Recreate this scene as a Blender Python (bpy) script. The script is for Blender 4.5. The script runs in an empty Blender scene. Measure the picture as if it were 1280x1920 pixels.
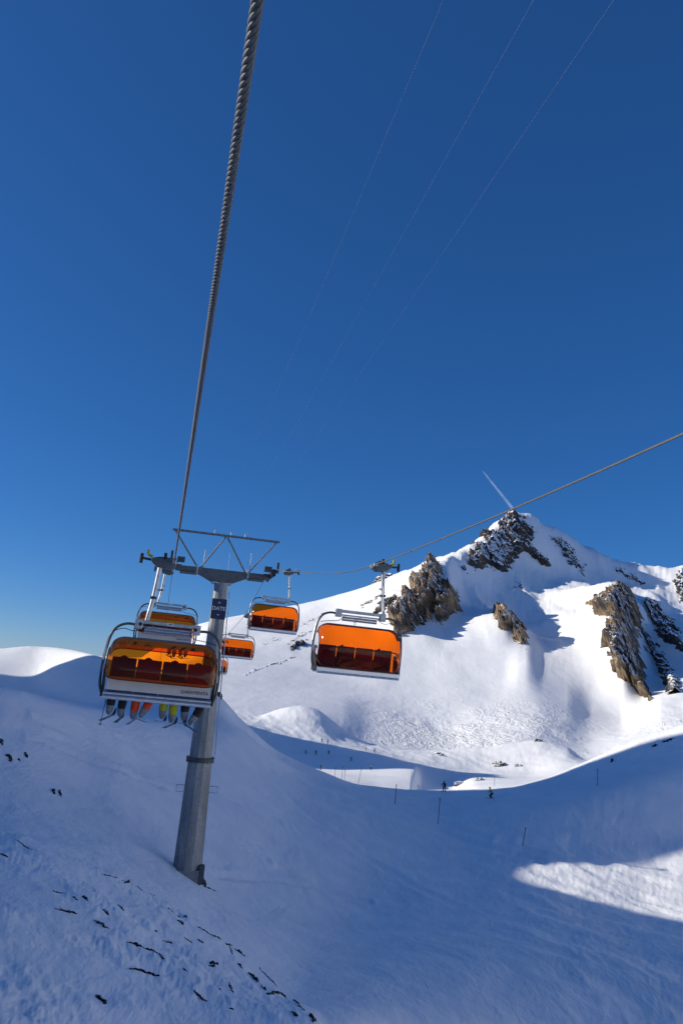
import bpy, bmesh, math, random
import numpy as np
from mathutils import Vector, Matrix

# ------------------------------------------------------------------ camera, sky, sun, exposure
SC = bpy.context.scene
COL = SC.collection
PITCH, ROLL, LENS = 13.0, 4.8, 26.0
F = 1920.0 * LENS / 36.0                       # focal length in photograph pixels (1280 x 1920)
cam_d = bpy.data.cameras.new('camera')
cam = bpy.data.objects.new('camera', cam_d); COL.objects.link(cam)
cam_d.sensor_fit = 'VERTICAL'; cam_d.sensor_height = 36.0; cam_d.lens = LENS
cam_d.clip_start = 0.05; cam_d.clip_end = 60000
CAM = (Matrix.Rotation(math.radians(90 + PITCH), 4, 'X') @ Matrix.Rotation(math.radians(ROLL), 4, 'Z'))
cam.matrix_world = CAM
SC.camera = cam

SUN_AZ, SUN_EL = -88.0, 22.0                   # compass angle from the view axis (+Y), minus = left
SUN = Vector((math.sin(math.radians(SUN_AZ)) * math.cos(math.radians(SUN_EL)),
              math.cos(math.radians(SUN_AZ)) * math.cos(math.radians(SUN_EL)), math.sin(math.radians(SUN_EL))))
world = bpy.data.worlds.new('World'); SC.world = world; world.use_nodes = True
wn = world.node_tree; wn.nodes.clear()
sky = wn.nodes.new('ShaderNodeTexSky'); sky.sky_type = 'NISHITA'; sky.sun_disc = False
sky.sun_elevation = math.radians(SUN_EL); sky.sun_rotation = math.radians(SUN_AZ)
sky.altitude = 2600; sky.air_density = 1.0; sky.dust_density = 1.0; sky.ozone_density = 10.0
bg = wn.nodes.new('ShaderNodeBackground'); bg.inputs['Strength'].default_value = 0.075
wo = wn.nodes.new('ShaderNodeOutputWorld')
gm = wn.nodes.new('ShaderNodeGamma'); gm.inputs[1].default_value = 0.72
hs = wn.nodes.new('ShaderNodeHueSaturation'); hs.inputs['Hue'].default_value = 0.509; hs.inputs['Saturation'].default_value = 1.17; hs.inputs['Value'].default_value = 1.07
wn.links.new(sky.outputs[0], gm.inputs[0]); wn.links.new(gm.outputs[0], hs.inputs['Color']); wn.links.new(hs.outputs[0], bg.inputs[0])
wn.links.new(bg.outputs[0], wo.inputs[0])
sun_d = bpy.data.lights.new('sun', 'SUN'); sun_d.energy = 2.4; sun_d.angle = math.radians(0.55); sun_d.color = (1.0, 0.925, 0.79)
sun_o = bpy.data.objects.new('sun', sun_d); COL.objects.link(sun_o)
sun_o.rotation_euler = (-SUN).to_track_quat('-Z', 'Y').to_euler()
SC.view_settings.view_transform = 'Standard'; SC.view_settings.look = 'None'
SC.view_settings.exposure = 1.03; SC.view_settings.gamma = 1.0; SC.view_settings.use_curve_mapping = False
SC.render.engine = 'CYCLES'
SC.cycles.max_bounces = 8; SC.cycles.transparent_max_bounces = 16; SC.cycles.use_denoising = True

# ------------------------------------------------------------------ helpers: pixels to directions, noise, interpolation
MROT = np.array(CAM.to_3x3())
def ray(x, y):
    """photograph pixel -> (azimuth, tangent of elevation)"""
    d = MROT @ np.array([(x - 640.0) / F, (960.0 - y) / F, -1.0])
    return math.atan2(d[0], d[1]), d[2] / math.hypot(d[0], d[1])
def at(x, y, r):
    """the point at horizontal distance r seen at a photograph pixel"""
    a, e = ray(x, y)
    return Vector((r * math.sin(a), r * math.cos(a), r * e))
def to_px(p):
    q = p @ MROT                                # world -> camera (p is n x 3)
    return 640 + F * q[..., 0] / -q[..., 2], 960 - F * q[..., 1] / -q[..., 2]

def gnoise(x, y, seed=0):
    xi = np.floor(x).astype(np.int64); yi = np.floor(y).astype(np.int64)
    xf = x - xi; yf = y - yi
    def g(i, j, fx, fy):
        h = (i * 374761393 + j * 668265263 + seed * 1442695041) & 0xFFFFFFFF
        h = ((h ^ (h >> 13)) * 1274126177) & 0xFFFFFFFF
        h = h ^ (h >> 16)
        a = h * (2 * math.pi / 4294967296.0)
        return np.cos(a) * fx + np.sin(a) * fy
    u = xf * xf * xf * (xf * (xf * 6 - 15) + 10); v = yf * yf * yf * (yf * (yf * 6 - 15) + 10)
    n0 = g(xi, yi, xf, yf) * (1 - u) + g(xi + 1, yi, xf - 1, yf) * u
    n1 = g(xi, yi + 1, xf, yf - 1) * (1 - u) + g(xi + 1, yi + 1, xf - 1, yf - 1) * u
    return (n0 * (1 - v) + n1 * v) * 1.5
def fbm(x, y, seed=0, octaves=4, gain=0.5):
    s = 0; a = 1.0
    for k in range(octaves):
        s = s + a * gnoise(x * 2 ** k + 17.3 * k, y * 2 ** k - 9.1 * k, seed + k); a *= gain
    return s
def ridged(x, y, seed=0, octaves=4, gain=0.55):
    s = 0; a = 1.0
    for k in range(octaves):
        s = s + a * (1 - 2 * np.abs(gnoise(x * 2 ** k + 5.7 * k, y * 2 ** k + 3.3 * k, seed + k))); a *= gain
    return s
def sstep(a, b, x):
    t = np.clip((x - a) / (b - a), 0, 1); return t * t * (3 - 2 * t)

def pchip(X, Y, q):
    X = np.asarray(X, float); Y = np.asarray(Y, float); q = np.asarray(q, float)
    h = np.diff(X); dl = np.diff(Y) / h
    d = np.zeros_like(Y)
    w1 = 2 * h[1:] + h[:-1]; w2 = h[1:] + 2 * h[:-1]
    ok = dl[:-1] * dl[1:] > 0
    with np.errstate(divide='ignore', invalid='ignore'):
        d[1:-1] = np.where(ok, (w1 + w2) / (w1 / dl[:-1] + w2 / dl[1:]), 0)
    d[0] = dl[0]; d[-1] = dl[-1]
    qc = np.clip(q, X[0], X[-1])
    i = np.clip(np.searchsorted(X, qc) - 1, 0, len(X) - 2)
    t = (qc - X[i]) / h[i]
    return (Y[i] * (1 + 2 * t) * (1 - t) ** 2 + d[i] * h[i] * t * (1 - t) ** 2
            + Y[i + 1] * t * t * (3 - 2 * t) + d[i + 1] * h[i] * t * t * (t - 1))

# ------------------------------------------------------------------ terrain
# The ground is a surface lofted through contour lines. Every contour is a row of points (x, y, r): a sight
# line and the distance at which the snow lies on it; contours marked 'z' give (x, z, r) for hidden ground.
LAYERS = [
 ('z', [(-300, -5.0, 7), (300, -9.0, 7), (700, -12, 7), (1280, -15, 7), (1500, -15, 7)]),
 ('p', [(-250, 1900, 17), (0, 1920, 20), (150, 1920, 21.5), (300, 1920, 23.5), (440, 1920, 25.5), (580, 1920, 28), (800, 1920, 37), (1000, 1920, 44), (1280, 1920, 51), (1500, 1920, 56)]),
 ('p', [(-250, 1560, 34), (0, 1575, 37), (240, 1665, 37), (350, 1735, 36), (440, 1795, 35), (580, 1870, 35), (800, 1830, 46), (1000, 1800, 55), (1280, 1800, 63), (1500, 1790, 68)]),
 ('p', [(-250, 1430, 46), (0, 1480, 49), (200, 1560, 50), (350, 1637, 52), (420, 1675, 54), (500, 1700, 58), (640, 1715, 66), (800, 1700, 72), (1000, 1685, 78), (1280, 1690, 88), (1500, 1670, 93)]),
 ('p', [(-250, 1330, 56), (0, 1375, 58), (200, 1430, 66), (400, 1480, 79), (600, 1550, 90), (800, 1590, 94), (1000, 1590, 97), (1280, 1580, 106), (1500, 1540, 112)]),
 ('p', [(-250, 1262, 64), (0, 1288, 68), (80, 1307, 72), (200, 1335, 80), (400, 1385, 95), (600, 1480, 107), (800, 1515, 112), (1000, 1500, 114), (1280, 1435, 120), (1500, 1380, 123)]),
 ('p', [(-250, 1280, 198), (0, 1296, 186), (60, 1304, 180), (110, 1312, 166), (160, 1320, 145), (220, 1326, 118), (300, 1338, 108), (400, 1352, 104), (600, 1462, 115), (800, 1496, 120), (1000, 1483, 121), (1280, 1398, 125.5), (1500, 1330, 128)]),
 ('p', [(-250, 1245, 206), (0, 1240, 195), (60, 1240, 192), (130, 1248, 180), (180, 1260, 167), (240, 1275, 151), (300, 1288, 138), (403, 1318, 112), (450, 1362, 114), (520, 1422, 118), (606, 1453, 121), (675, 1476, 123), (744, 1484, 125), (812, 1486, 127), (950, 1480, 127), (1019, 1465, 127), (1087, 1441, 127), (1156, 1412, 128), (1225, 1384, 129), (1280, 1370, 129), (1500, 1300, 131)]),
 ('p', [(-250, 1235, 220), (0, 1216, 205), (60, 1211, 202), (95, 1213, 197), (130, 1218, 190), (180, 1231, 177), (240, 1246, 163), (300, 1262, 148), (403, 1298, 118), (450, 1345, 117), (520, 1408, 121), (606, 1447, 124), (675, 1471, 126), (744, 1479, 128), (812, 1481, 130), (950, 1476, 130), (1019, 1460, 130), (1087, 1433, 130), (1156, 1402, 131), (1225, 1374, 132), (1280, 1359, 132), (1500, 1285, 134)]),
 ('z', [(-250, -8, 245), (0, -8, 245), (130, -9, 240), (180, -12, 230), (300, -19, 205), (403, -22, 172), (606, -27, 165), (900, -29, 165), (1280, -29, 165), (1500, -29, 165)]),
 ('p', [(-250, 1400, 275), (0, 1400, 275), (180, 1430, 260), (300, 1460, 235), (400, 1475, 214), (500, 1450, 212), (560, 1456, 212), (606, 1455, 212), (700, 1466, 212), (768, 1474, 212), (785, 1492, 214), (840, 1500, 214), (900, 1482, 205), (1000, 1476, 205), (1280, 1480, 205), (1500, 1480, 205)]),
 ('p', [(-250, 1390, 290), (0, 1390, 290), (180, 1400, 280), (400, 1400, 258), (500, 1428, 256), (560, 1438, 256), (620, 1442, 256), (700, 1440, 258), (776, 1441, 258), (792, 1458, 260), (840, 1472, 260), (890, 1460, 250), (1000, 1463, 245), (1280, 1450, 245), (1500, 1450, 245)]),
 ('p', [(-250, 1370, 330), (0, 1370, 330), (400, 1345, 315), (480, 1362, 315), (560, 1383, 310), (627, 1398, 305), (700, 1413, 305), (771, 1429, 305), (881, 1449, 305), (984, 1452, 305), (1060, 1436, 305), (1280, 1430, 305), (1500, 1430, 305)]),
 ('p', [(-250, 1360, 350), (400, 1338, 348), (480, 1354, 346), (530, 1356, 345), (570, 1356, 345), (600, 1364, 344), (640, 1386, 342), (690, 1402, 340), (760, 1415, 338), (820, 1420, 338), (900, 1424, 338), (1000, 1418, 338), (1060, 1416, 338), (1100, 1428, 338), (1280, 1428, 338), (1500, 1428, 338)]),
 ('p', [(-250, 1350, 385), (400, 1330, 385), (480, 1343, 385), (510, 1335, 385), (540, 1327, 385), (568, 1325, 385), (592, 1330, 383), (618, 1347, 380), (650, 1372, 376), (690, 1394, 372), (760, 1407, 370), (820, 1408, 370), (900, 1403, 370), (960, 1394, 370), (1010, 1389, 370), (1060, 1400, 370), (1100, 1425, 370), (1280, 1425, 370), (1500, 1425, 370)]),
 ('z', [(-250, -28, 450), (400, -24, 450), (570, -25, 450), (700, -37, 450), (820, -39, 440), (1000, -38, 440), (1100, -41, 440), (1280, -38, 440), (1500, -38, 440)]),
 ('p', [(-250, 1330, 545), (400, 1303, 545), (560, 1322, 545), (640, 1338, 545), (700, 1362, 545), (830, 1388, 545), (900, 1380, 545), (1000, 1372, 545), (1100, 1398, 545), (1200, 1385, 545), (1280, 1375, 545), (1500, 1370, 545)]),
 ('p', [(-250, 1290, 670), (400, 1262, 670), (600, 1283, 670), (800, 1315, 660), (900, 1318, 655), (1000, 1316, 655), (1060, 1322, 670), (1110, 1338, 685), (1160, 1345, 690), (1200, 1332, 680), (1240, 1318, 650), (1280, 1314, 650), (1500, 1310, 650)]),
 ('p', [(-250, 1310, 800), (200, 1290, 800), (300, 1255, 805), (400, 1218, 810), (600, 1222, 810), (740, 1225, 780), (820, 1225, 775), (900, 1222, 780), (985, 1214, 792), (1020, 1226, 808), (1055, 1222, 818), (1110, 1220, 800), (1165, 1214, 775), (1205, 1260, 800), (1235, 1265, 820), (1280, 1245, 820), (1500, 1240, 820)]),
 ('p', [(-250, 1300, 920), (200, 1285, 920), (300, 1235, 920), (400, 1183, 930), (600, 1172, 920), (700, 1165, 880), (760, 1150, 860), (800, 1148, 860), (850, 1160, 865), (890, 1158, 865), (945, 1158, 850), (975, 1190, 865), (1010, 1208, 880), (1050, 1192, 900), (1100, 1155, 900), (1150, 1122, 870), (1185, 1158, 890), (1230, 1190, 940), (1280, 1180, 950), (1500, 1180, 950)]),
 ('p', [(-250, 1295, 1000), (200, 1280, 1000), (300, 1225, 1000), (400, 1172, 1010), (600, 1145, 1000), (700, 1120, 960), (760, 1100, 930), (800, 1085, 920), (835, 1090, 920), (870, 1130, 945), (920, 1150, 960), (985, 1170, 985), (1040, 1148, 1000), (1100, 1118, 990), (1150, 1100, 950), (1190, 1128, 970), (1280, 1145, 1010), (1500, 1150, 1010)]),
 ('p', [(-250, 1290, 1080), (200, 1275, 1080), (280, 1225, 1085), (363, 1174, 1090), (415, 1160, 1090), (480, 1145, 1090), (560, 1131, 1090), (640, 1112, 1070), (700, 1096, 1040), (760, 1075, 1020), (810, 1054, 1010), (835, 1056, 1010), (870, 1094, 1040), (950, 1118, 1075), (1000, 1124, 1080), (1060, 1110, 1080), (1110, 1097, 1060), (1150, 1092, 1040), (1200, 1110, 1060), (1280, 1118, 1080), (1500, 1130, 1080)]),
 ('p', [(-250, 1292, 1160), (200, 1280, 1160), (280, 1230, 1165), (363, 1180, 1170), (415, 1166, 1170), (480, 1150, 1170), (560, 1136, 1170), (640, 1116, 1165), (700, 1100, 1160), (760, 1078, 1145), (810, 1058, 1125), (840, 1046, 1118), (870, 1033, 1122), (900, 1030, 1140), (950, 1050, 1160), (1000, 1072, 1170), (1060, 1092, 1180), (1110, 1100, 1180), (1160, 1108, 1180), (1210, 1118, 1180), (1280, 1124, 1190), (1500, 1140, 1190)]),
 ('p', [(-250, 1295, 1210), (200, 1285, 1210), (280, 1240, 1210), (363, 1190, 1215), (480, 1160, 1215), (560, 1146, 1215), (640, 1126, 1215), (700, 1110, 1212), (760, 1088, 1208), (810, 1068, 1202), (840, 1054, 1200), (870, 1034, 1200), (900, 1008, 1200), (935, 985, 1205), (965, 975, 1210), (1000, 1000, 1215), (1060, 1042, 1225), (1110, 1072, 1235), (1160, 1092, 1240), (1220, 1106, 1245), (1280, 1114, 1250), (1500, 1135, 1250)]),
 ('p', [(-250, 1300, 1290), (200, 1290, 1290), (280, 1255, 1290), (363, 1205, 1290), (480, 1180, 1290), (560, 1165, 1290), (640, 1145, 1290), (700, 1128, 1280), (760, 1105, 1270), (810, 1080, 1260), (840, 1060, 1255), (870, 1036, 1250), (900, 1006, 1245), (935, 979, 1240), (965, 965, 1240), (985, 967, 1245), (1010, 980, 1255), (1060, 1005, 1275), (1110, 1035, 1290), (1160, 1053, 1300), (1210, 1062, 1310), (1250, 1066, 1310), (1280, 1064, 1310), (1500, 1090, 1310)]),
 ('z', [(-250, -20, 1700), (400, 40, 1700), (965, 90, 1700), (1280, 90, 1700), (1500, 60, 1700)]),
 ('z', [(-250, -60, 2600), (640, -60, 2600), (1500, -60, 2600)]),
 ('z', [(-250, -200, 9000), (640, -200, 9000), (1500, -200, 9000)]),
]
def _prep():
    out = []
    for kind, pts in LAYERS:
        A, L, E = [], [], []
        for x, y, r in pts:
            if kind == 'p': a, e = ray(x, y)
            else:
                a = ray(x, 1400)[0]; e = y / r
            A.append(a); L.append(math.log(r)); E.append(e)
        # carry the contour round behind the camera
        A = [-math.pi, -1.75] + A + [1.75, math.pi]
        L = [L[0]] * 2 + L + [L[-1]] * 2
        r0 = math.exp(L[0])
        eb = -11.0 / max(r0, 11) - 0.02
        E = [eb, 0.5 * (E[0] + eb)] + E + [0.5 * (E[-1] + eb), eb]
        out.append((np.array(A), np.array(L), np.array(E)))
    return out
PREP = _prep()

def terrain(az, lr):
    """height over a grid of azimuths x log distances -> x, y, z arrays"""
    KL = np.array([pchip(a, l, az) for a, l, e in PREP])      # layers x az
    KE = np.array([pchip(a, e, az) for a, l, e in PREP])
    for k in range(1, len(KL)): KL[k] = np.maximum(KL[k], KL[k - 1] + 0.015)
    Eg = np.empty((len(az), len(lr)))
    for i in range(len(az)): Eg[i] = pchip(KL[:, i], KE[:, i], lr)
    R = np.exp(lr)[None, :]
    X = np.sin(az)[:, None] * R; Y = np.cos(az)[:, None] * R; Z = Eg * R
    h, p = shade_ridge(X, Y)
    Z = Z * (1 - p) + np.maximum(h, Z) * p
    # unseen hill added right of the view; its sunlit snow bounces light onto shaded foreground
    azd = np.degrees(az)[:, None]
    Z = Z + sstep(30, 58, azd) * (1 - sstep(135, 172, azd)) * 78 * sstep(55, 300, R) * (1 - sstep(420, 800, R))
    return X, Y, Z + relief(X, Y, R)

BANK = []
def bank_side(X, Y):
    if not BANK: return 0.0 * X
    d = np.full(X.shape, 99.0); sgn = np.ones(X.shape)
    for (ax, ay), (bx, by) in zip(BANK[:-1], BANK[1:]):
        ll = (bx - ax) ** 2 + (by - ay) ** 2
        t = np.clip(((X - ax) * (bx - ax) + (Y - ay) * (by - ay)) / ll, 0, 1)
        dd = np.hypot(X - ax - t * (bx - ax), Y - ay - t * (by - ay))
        c = (bx - ax) * (Y - ay) - (by - ay) * (X - ax)
        sgn = np.where(dd < d - 1e-9, np.where(c < 0, 1.0, -1.0), sgn); d = np.minimum(d, dd)
    return sstep(-0.35, 0.45, sgn * d + 0.5 * gnoise(X / 1.7, Y / 1.7, 55))
def relief(X, Y, R):
    near = 1 - sstep(100, 150, R)
    left = sstep(8, -10, X + 0.10 * Y)
    bank = bank_side(X, Y) * (1 - sstep(40, 54, R))       # wind-crusted mound left of the line of rocks
    z = near * (0.14 * fbm(X / 7.0, Y / 7.0, 3, 4) + 0.03 * fbm(X / 1.9 + Y / 5.0, Y / 2.9, 9, 3) * left
                + bank * (0.22 + 0.045 * fbm(X / 0.7 + Y / 2.2, Y / 0.9 - X / 2.0, 12, 4, 0.65) * sstep(-0.4, 0.4, fbm(X / 5, Y / 5, 4, 2) + 0.15)
                          + 0.09 * ridged(X / 2.4 + Y / 1.6, Y / 3.4 - X / 6.0, 14, 4, 0.55) * sstep(-0.3, 0.5, fbm(X / 4, Y / 4, 6, 2))))
    right = sstep(8, 22, X) * near
    z = z + right * 0.13 * ridged(X / 7.0 + Y / 9.0, Y / 20.0 - X / 10.0, 41, 5, 0.6)
    mid = sstep(140, 180, R) * (1 - sstep(430, 560, R))
    z = z + mid * (0.35 * fbm(X / 30, Y / 30, 21, 3) + 0.25 * ridged(X / 9 + Y / 40, Y / 24, 22, 3) * sstep(280, 330, R))
    far = sstep(560, 800, R)
    lat = X / np.maximum(Y, 1.0)
    rough = sstep(0.02, 0.13, lat)                       # the peak's broken faces; the long left shoulder stays smooth
    z = z + far * (4.0 * fbm(X / 150, Y / 150, 31, 4, 0.4) + rough * sstep(760, 940, R) * (6.0 * ridged(X / 70 + Y / 300, Y / 190, 33, 5, 0.5) - 3.0))
    mog = sstep(500, 545, R) * (1 - sstep(640, 720, R)) * sstep(0.03, 0.12, lat)
    z = z + mog * (0.35 * fbm(X / 9.0, Y / 22.0, 37, 4, 0.6)) * sstep(-0.3, 0.5, fbm(X / 60, Y / 60, 38, 3))
    for P, w, dep in TRACKS:                              # skied grooves with thrown-up edges
        if X.size < 50 or R.min() > 180: break
        d = np.full(X.shape, 99.0)
        for (ax, ay), (bx, by) in zip(P[:-1], P[1:]):
            ll = (bx - ax) ** 2 + (by - ay) ** 2
            t = np.clip(((X - ax) * (bx - ax) + (Y - ay) * (by - ay)) / ll, 0, 1)
            d = np.minimum(d, np.hypot(X - ax - t * (bx - ax), Y - ay - t * (by - ay)))
        d = d + 0.35 * w * gnoise(X / 2.0, Y / 2.0, 77)
        z = z + dep * (-np.exp(-(d / w) ** 2) + 1.1 * np.exp(-((d - 1.9 * w) / (0.8 * w)) ** 2)) * (0.6 + 0.5 * gnoise(X / 3.1, Y / 3.1, 78))
    return z
RIDGE_Y = [-200, -60, 40, 58, 68, 77, 84, 90, 93.5, 97, 102, 108, 113, 118, 122, 126, 129, 131, 150, 166, 174, 182, 226, 248, 256, 262, 302, 309, 318, 360]
RIDGE_H = [20, 26, 29, 29.5, 27.5, 24.6, 22.3, 24.6, 31.0, 37, 47, 57, 62, 63.5, 60.5, 50, 41, 34, 33, 32, 27, 3, 2, 8, 38, 66, 66, 56, 12, -10]
RIDGE_X = [-75, -75, -75, -75, -75, -76, -79, -82, -86, -92, -99, -103, -104, -104, -104, -104, -104, -105, -110, -119, -124, -130, -150, -158, -164, -167, -170, -172, -176, -190]
def shade_ridge(X, Y):
    # unseen ridge added left of the view; crest shaped to cast the shadows
    h = pchip(RIDGE_Y, RIDGE_H, Y); xc = pchip(RIDGE_Y, RIDGE_X, Y)
    d = X - xc
    prof = np.where(d > 0, np.exp(-(d / 13.0) ** 2 / 2), np.exp(-(d / 60.0) ** 2 / 2))
    return h, prof

def new_mesh(name, verts, faces, smooth=True):
    me = bpy.data.meshes.new(name)
    verts = np.asarray(verts, np.float32); faces = np.asarray(faces, np.int32)
    me.vertices.add(len(verts)); me.vertices.foreach_set('co', verts.ravel())
    n = faces.shape[1]
    me.loops.add(faces.size); me.loops.foreach_set('vertex_index', faces.ravel())
    me.polygons.add(len(faces))
    me.polygons.foreach_set('loop_start', np.arange(0, faces.size, n, dtype=np.int32))
    me.polygons.foreach_set('loop_total', np.full(len(faces), n, np.int32))
    me.update(calc_edges=True)
    me.polygons.foreach_set('use_smooth', np.full(len(faces), smooth))
    return me
def grid_faces(n, m):
    i = np.arange(n - 1)[:, None]; j = np.arange(m - 1)[None, :]
    a = i * m + j
    return np.stack([a, a + m, a + m + 1, a + 1], -1).reshape(-1, 4)

def tag(o, label=None, cat=None, group=None, kind=None):
    if label: o['label'] = label
    if cat: o['category'] = cat
    if group: o['group'] = group
    if kind: o['kind'] = kind
    return o
def link(name, me, mat=None, parent=None):
    o = bpy.data.objects.new(name, me); COL.objects.link(o)
    if mat is not None and me is not None and not me.materials: me.materials.append(mat)
    if parent is not None: o.parent = parent
    return o
def empty(name, loc=(0, 0, 0), mat4=None):
    o = bpy.data.objects.new(name, None); COL.objects.link(o)
    if mat4 is not None: o.matrix_world = mat4
    else: o.location = loc
    return o

# ------------------------------------------------------------------ materials
def nodes(name):
    m = bpy.data.materials.new(name); m.use_nodes = True
    nt = m.node_tree; nt.nodes.clear()
    out = nt.nodes.new('ShaderNodeOutputMaterial'); b = nt.nodes.new('ShaderNodeBsdfPrincipled')
    nt.links.new(b.outputs[0], out.inputs[0])
    return m, nt, b
def noise_node(nt, scale, detail=4, rough=0.55, vec=None, dist=0.0):
    n = nt.nodes.new('ShaderNodeTexNoise'); n.inputs['Scale'].default_value = scale
    n.inputs['Detail'].default_value = detail; n.inputs['Roughness'].default_value = rough; n.inputs['Distortion'].default_value = dist
    if vec is not None: nt.links.new(vec, n.inputs['Vector'])
    return n
def mapping(nt, src, scale=(1, 1, 1), rot=(0, 0, 0)):
    m = nt.nodes.new('ShaderNodeMapping'); m.inputs['Scale'].default_value = scale; m.inputs['Rotation'].default_value = rot
    nt.links.new(src, m.inputs['Vector']); return m.outputs[0]
def ramp(nt, fac, stops):
    r = nt.nodes.new('ShaderNodeValToRGB'); e = r.color_ramp.elements
    while len(e) > 1: e.remove(e[0])
    e[0].position = stops[0][0]; e[0].color = (*stops[0][1], 1)
    for p, c in stops[1:]:
        k = e.new(p); k.color = (*c, 1)
    nt.links.new(fac, r.inputs[0]); return r.outputs[0]
def bump(nt, b, height, strength, dist, prev=None):
    k = nt.nodes.new('ShaderNodeBump'); k.inputs['Strength'].default_value = strength; k.inputs['Distance'].default_value = dist
    nt.links.new(height, k.inputs['Height'])
    if prev is not None: nt.links.new(prev, k.inputs['Normal'])
    nt.links.new(k.outputs[0], b.inputs['Normal']); return k.outputs[0]
def snow_mat(name, layers, tint):
    m, nt, b = nodes(name)
    geo = nt.nodes.new('ShaderNodeNewGeometry'); pos = geo.outputs['Position']
    b.inputs['Roughness'].default_value = 0.62
    b.inputs['Specular IOR Level'].default_value = 0.25
    n0 = noise_node(nt, tint, 5, 0.6, pos)
    c = ramp(nt, n0.outputs[0], [(0.3, (0.85, 0.865, 0.88)), (0.7, (0.955, 0.955, 0.955))])
    nt.links.new(c, b.inputs['Base Color'])
    prev = None
    for scale, sc3, rot, st, dist, det in layers:
        v = mapping(nt, pos, sc3, rot)
        n = noise_node(nt, scale, det, 0.6, v, 0.4)
        prev = bump(nt, b, n.outputs[0], st, dist, prev)
    return m
def add_moguls(m):
    nt = m.node_tree; b = [n for n in nt.nodes if n.type == 'BSDF_PRINCIPLED'][0]
    prev = b.inputs['Normal'].links[0].from_socket
    geo = nt.nodes.new('ShaderNodeNewGeometry'); pos = geo.outputs['Position']
    ln = nt.nodes.new('ShaderNodeVectorMath'); ln.operation = 'LENGTH'; nt.links.new(pos, ln.inputs[0])
    mr = nt.nodes.new('ShaderNodeMapRange'); mr.interpolation_type = 'SMOOTHSTEP'; mr.inputs['From Min'].default_value = 690; mr.inputs['From Max'].default_value = 590
    nt.links.new(ln.outputs['Value'], mr.inputs['Value'])
    sx = nt.nodes.new('ShaderNodeSeparateXYZ'); nt.links.new(pos, sx.inputs[0])
    mx = nt.nodes.new('ShaderNodeMapRange'); mx.interpolation_type = 'SMOOTHSTEP'; mx.inputs['From Min'].default_value = 0; mx.inputs['From Max'].default_value = 70; nt.links.new(sx.outputs[0], mx.inputs['Value'])
    n = noise_node(nt, 0.17, 5, 0.62, mapping(nt, pos, (1, 0.45, 1), (0, 0, 0.35)), 1.2); pn = noise_node(nt, 0.02, 3, 0.5, pos)
    pr = nt.nodes.new('ShaderNodeMapRange'); pr.inputs['From Min'].default_value = 0.36; pr.inputs['From Max'].default_value = 0.6; nt.links.new(pn.outputs[0], pr.inputs['Value'])
    cur = n.outputs[0]
    for o in (mr.outputs[0], mx.outputs[0], pr.outputs[0]):
        mu = nt.nodes.new('ShaderNodeMath'); mu.operation = 'MULTIPLY'; nt.links.new(cur, mu.inputs[0]); nt.links.new(o, mu.inputs[1]); cur = mu.outputs[0]
    bump(nt, b, cur, 1.0, 3.0, prev)
M_SNOW_NEAR = snow_mat('snow_windpacked', [(0.22, (1, 0.5, 1), (0, 0, 0.6), 0.35, 0.9, 6), (0.8, (1.3, 0.35, 1), (0, 0, 0.7), 0.22, 0.4, 8), (3.2, (1, 0.5, 1), (0, 0, 0.4), 0.28, 0.10, 6)], 0.25)
M_SNOW_MID = snow_mat('snow_piste', [(0.12, (1, 0.5, 1), (0, 0, 0.5), 0.35, 0.9, 6)], 0.05)
M_SNOW_FAR = snow_mat('snow_mountain', [(0.02, (1, 0.7, 1), (0, 0, 0.2), 0.3, 5.0, 8), (0.10, (1, 0.6, 1), (0, 0, 0.3), 0.22, 1.6, 6)], 0.012)

add_moguls(M_SNOW_FAR)
# ------------------------------------------------------------------ ground look-up
def column(az):
    lr = np.arange(math.log(7.2), math.log(1420), 0.003)
    X, Y, Z = terrain(np.array([az]), lr)
    return np.exp(lr), Z[0]
def ground_hit(x, y, rmin=8.0):
    """first ground point on the sight line through a photograph pixel, beyond rmin"""
    a, e = ray(x, y); r, z = column(a)
    k = np.where((z >= r * e) & (r >= rmin))[0]
    i = k[0] if len(k) else len(r) - 1
    return Vector((r[i] * math.sin(a), r[i] * math.cos(a), z[i]))
def ground_z(x, y):
    a = math.atan2(x, y); l = math.log(math.hypot(x, y))
    return float(terrain(np.array([a]), np.array([l]))[2][0, 0])

TRACKS = []
def _track(pts, w, depth):
    P = [ground_hit(x, y, 20) for x, y in pts]
    return [(p.x, p.y) for p in P], w, depth
_tr = [_track([(62, 1388), (120, 1408), (190, 1436), (260, 1462), (330, 1484), (380, 1500)], 0.30, 0.17),
       _track([(70, 1352), (130, 1378), (190, 1412), (260, 1452), (330, 1505), (420, 1570), (500, 1612)], 0.35, 0.17),
       _track([(150, 1350), (240, 1392), (330, 1440), (430, 1500), (520, 1540)], 0.4, 0.10),
       _track([(420, 1380), (520, 1470), (620, 1560), (740, 1640), (860, 1700)], 0.5, 0.10),
       _track([(700, 1520), (820, 1560), (950, 1600), (1090, 1645), (1280, 1720)], 0.7, 0.12),
       _track([(760, 1510), (900, 1570), (1040, 1610), (1160, 1650), (1280, 1690)], 0.6, 0.16),
       _track([(940, 1575), (1060, 1600), (1160, 1632), (1280, 1668)], 0.7, 0.16),
       _track([(400, 1640), (500, 1650), (600, 1665), (690, 1690)], 0.35, 0.12),
       _track([(860, 1520), (960, 1540), (1080, 1550), (1200, 1556)], 0.8, 0.06)]
TRACKS += _tr
BANK += [(p.x, p.y) for p in (ground_hit(x, y) for x, y in ((-260, 1470), (-120, 1520), (0, 1562), (120, 1612), (233, 1658), (320, 1707), (400, 1757), (468, 1826), (530, 1870), (590, 1918)))]
_e = Vector((BANK[-1][0] - BANK[-2][0], BANK[-1][1] - BANK[-2][1])).normalized() * 20; BANK.append((BANK[-1][0] + _e.x, BANK[-1][1] + _e.y))

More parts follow.
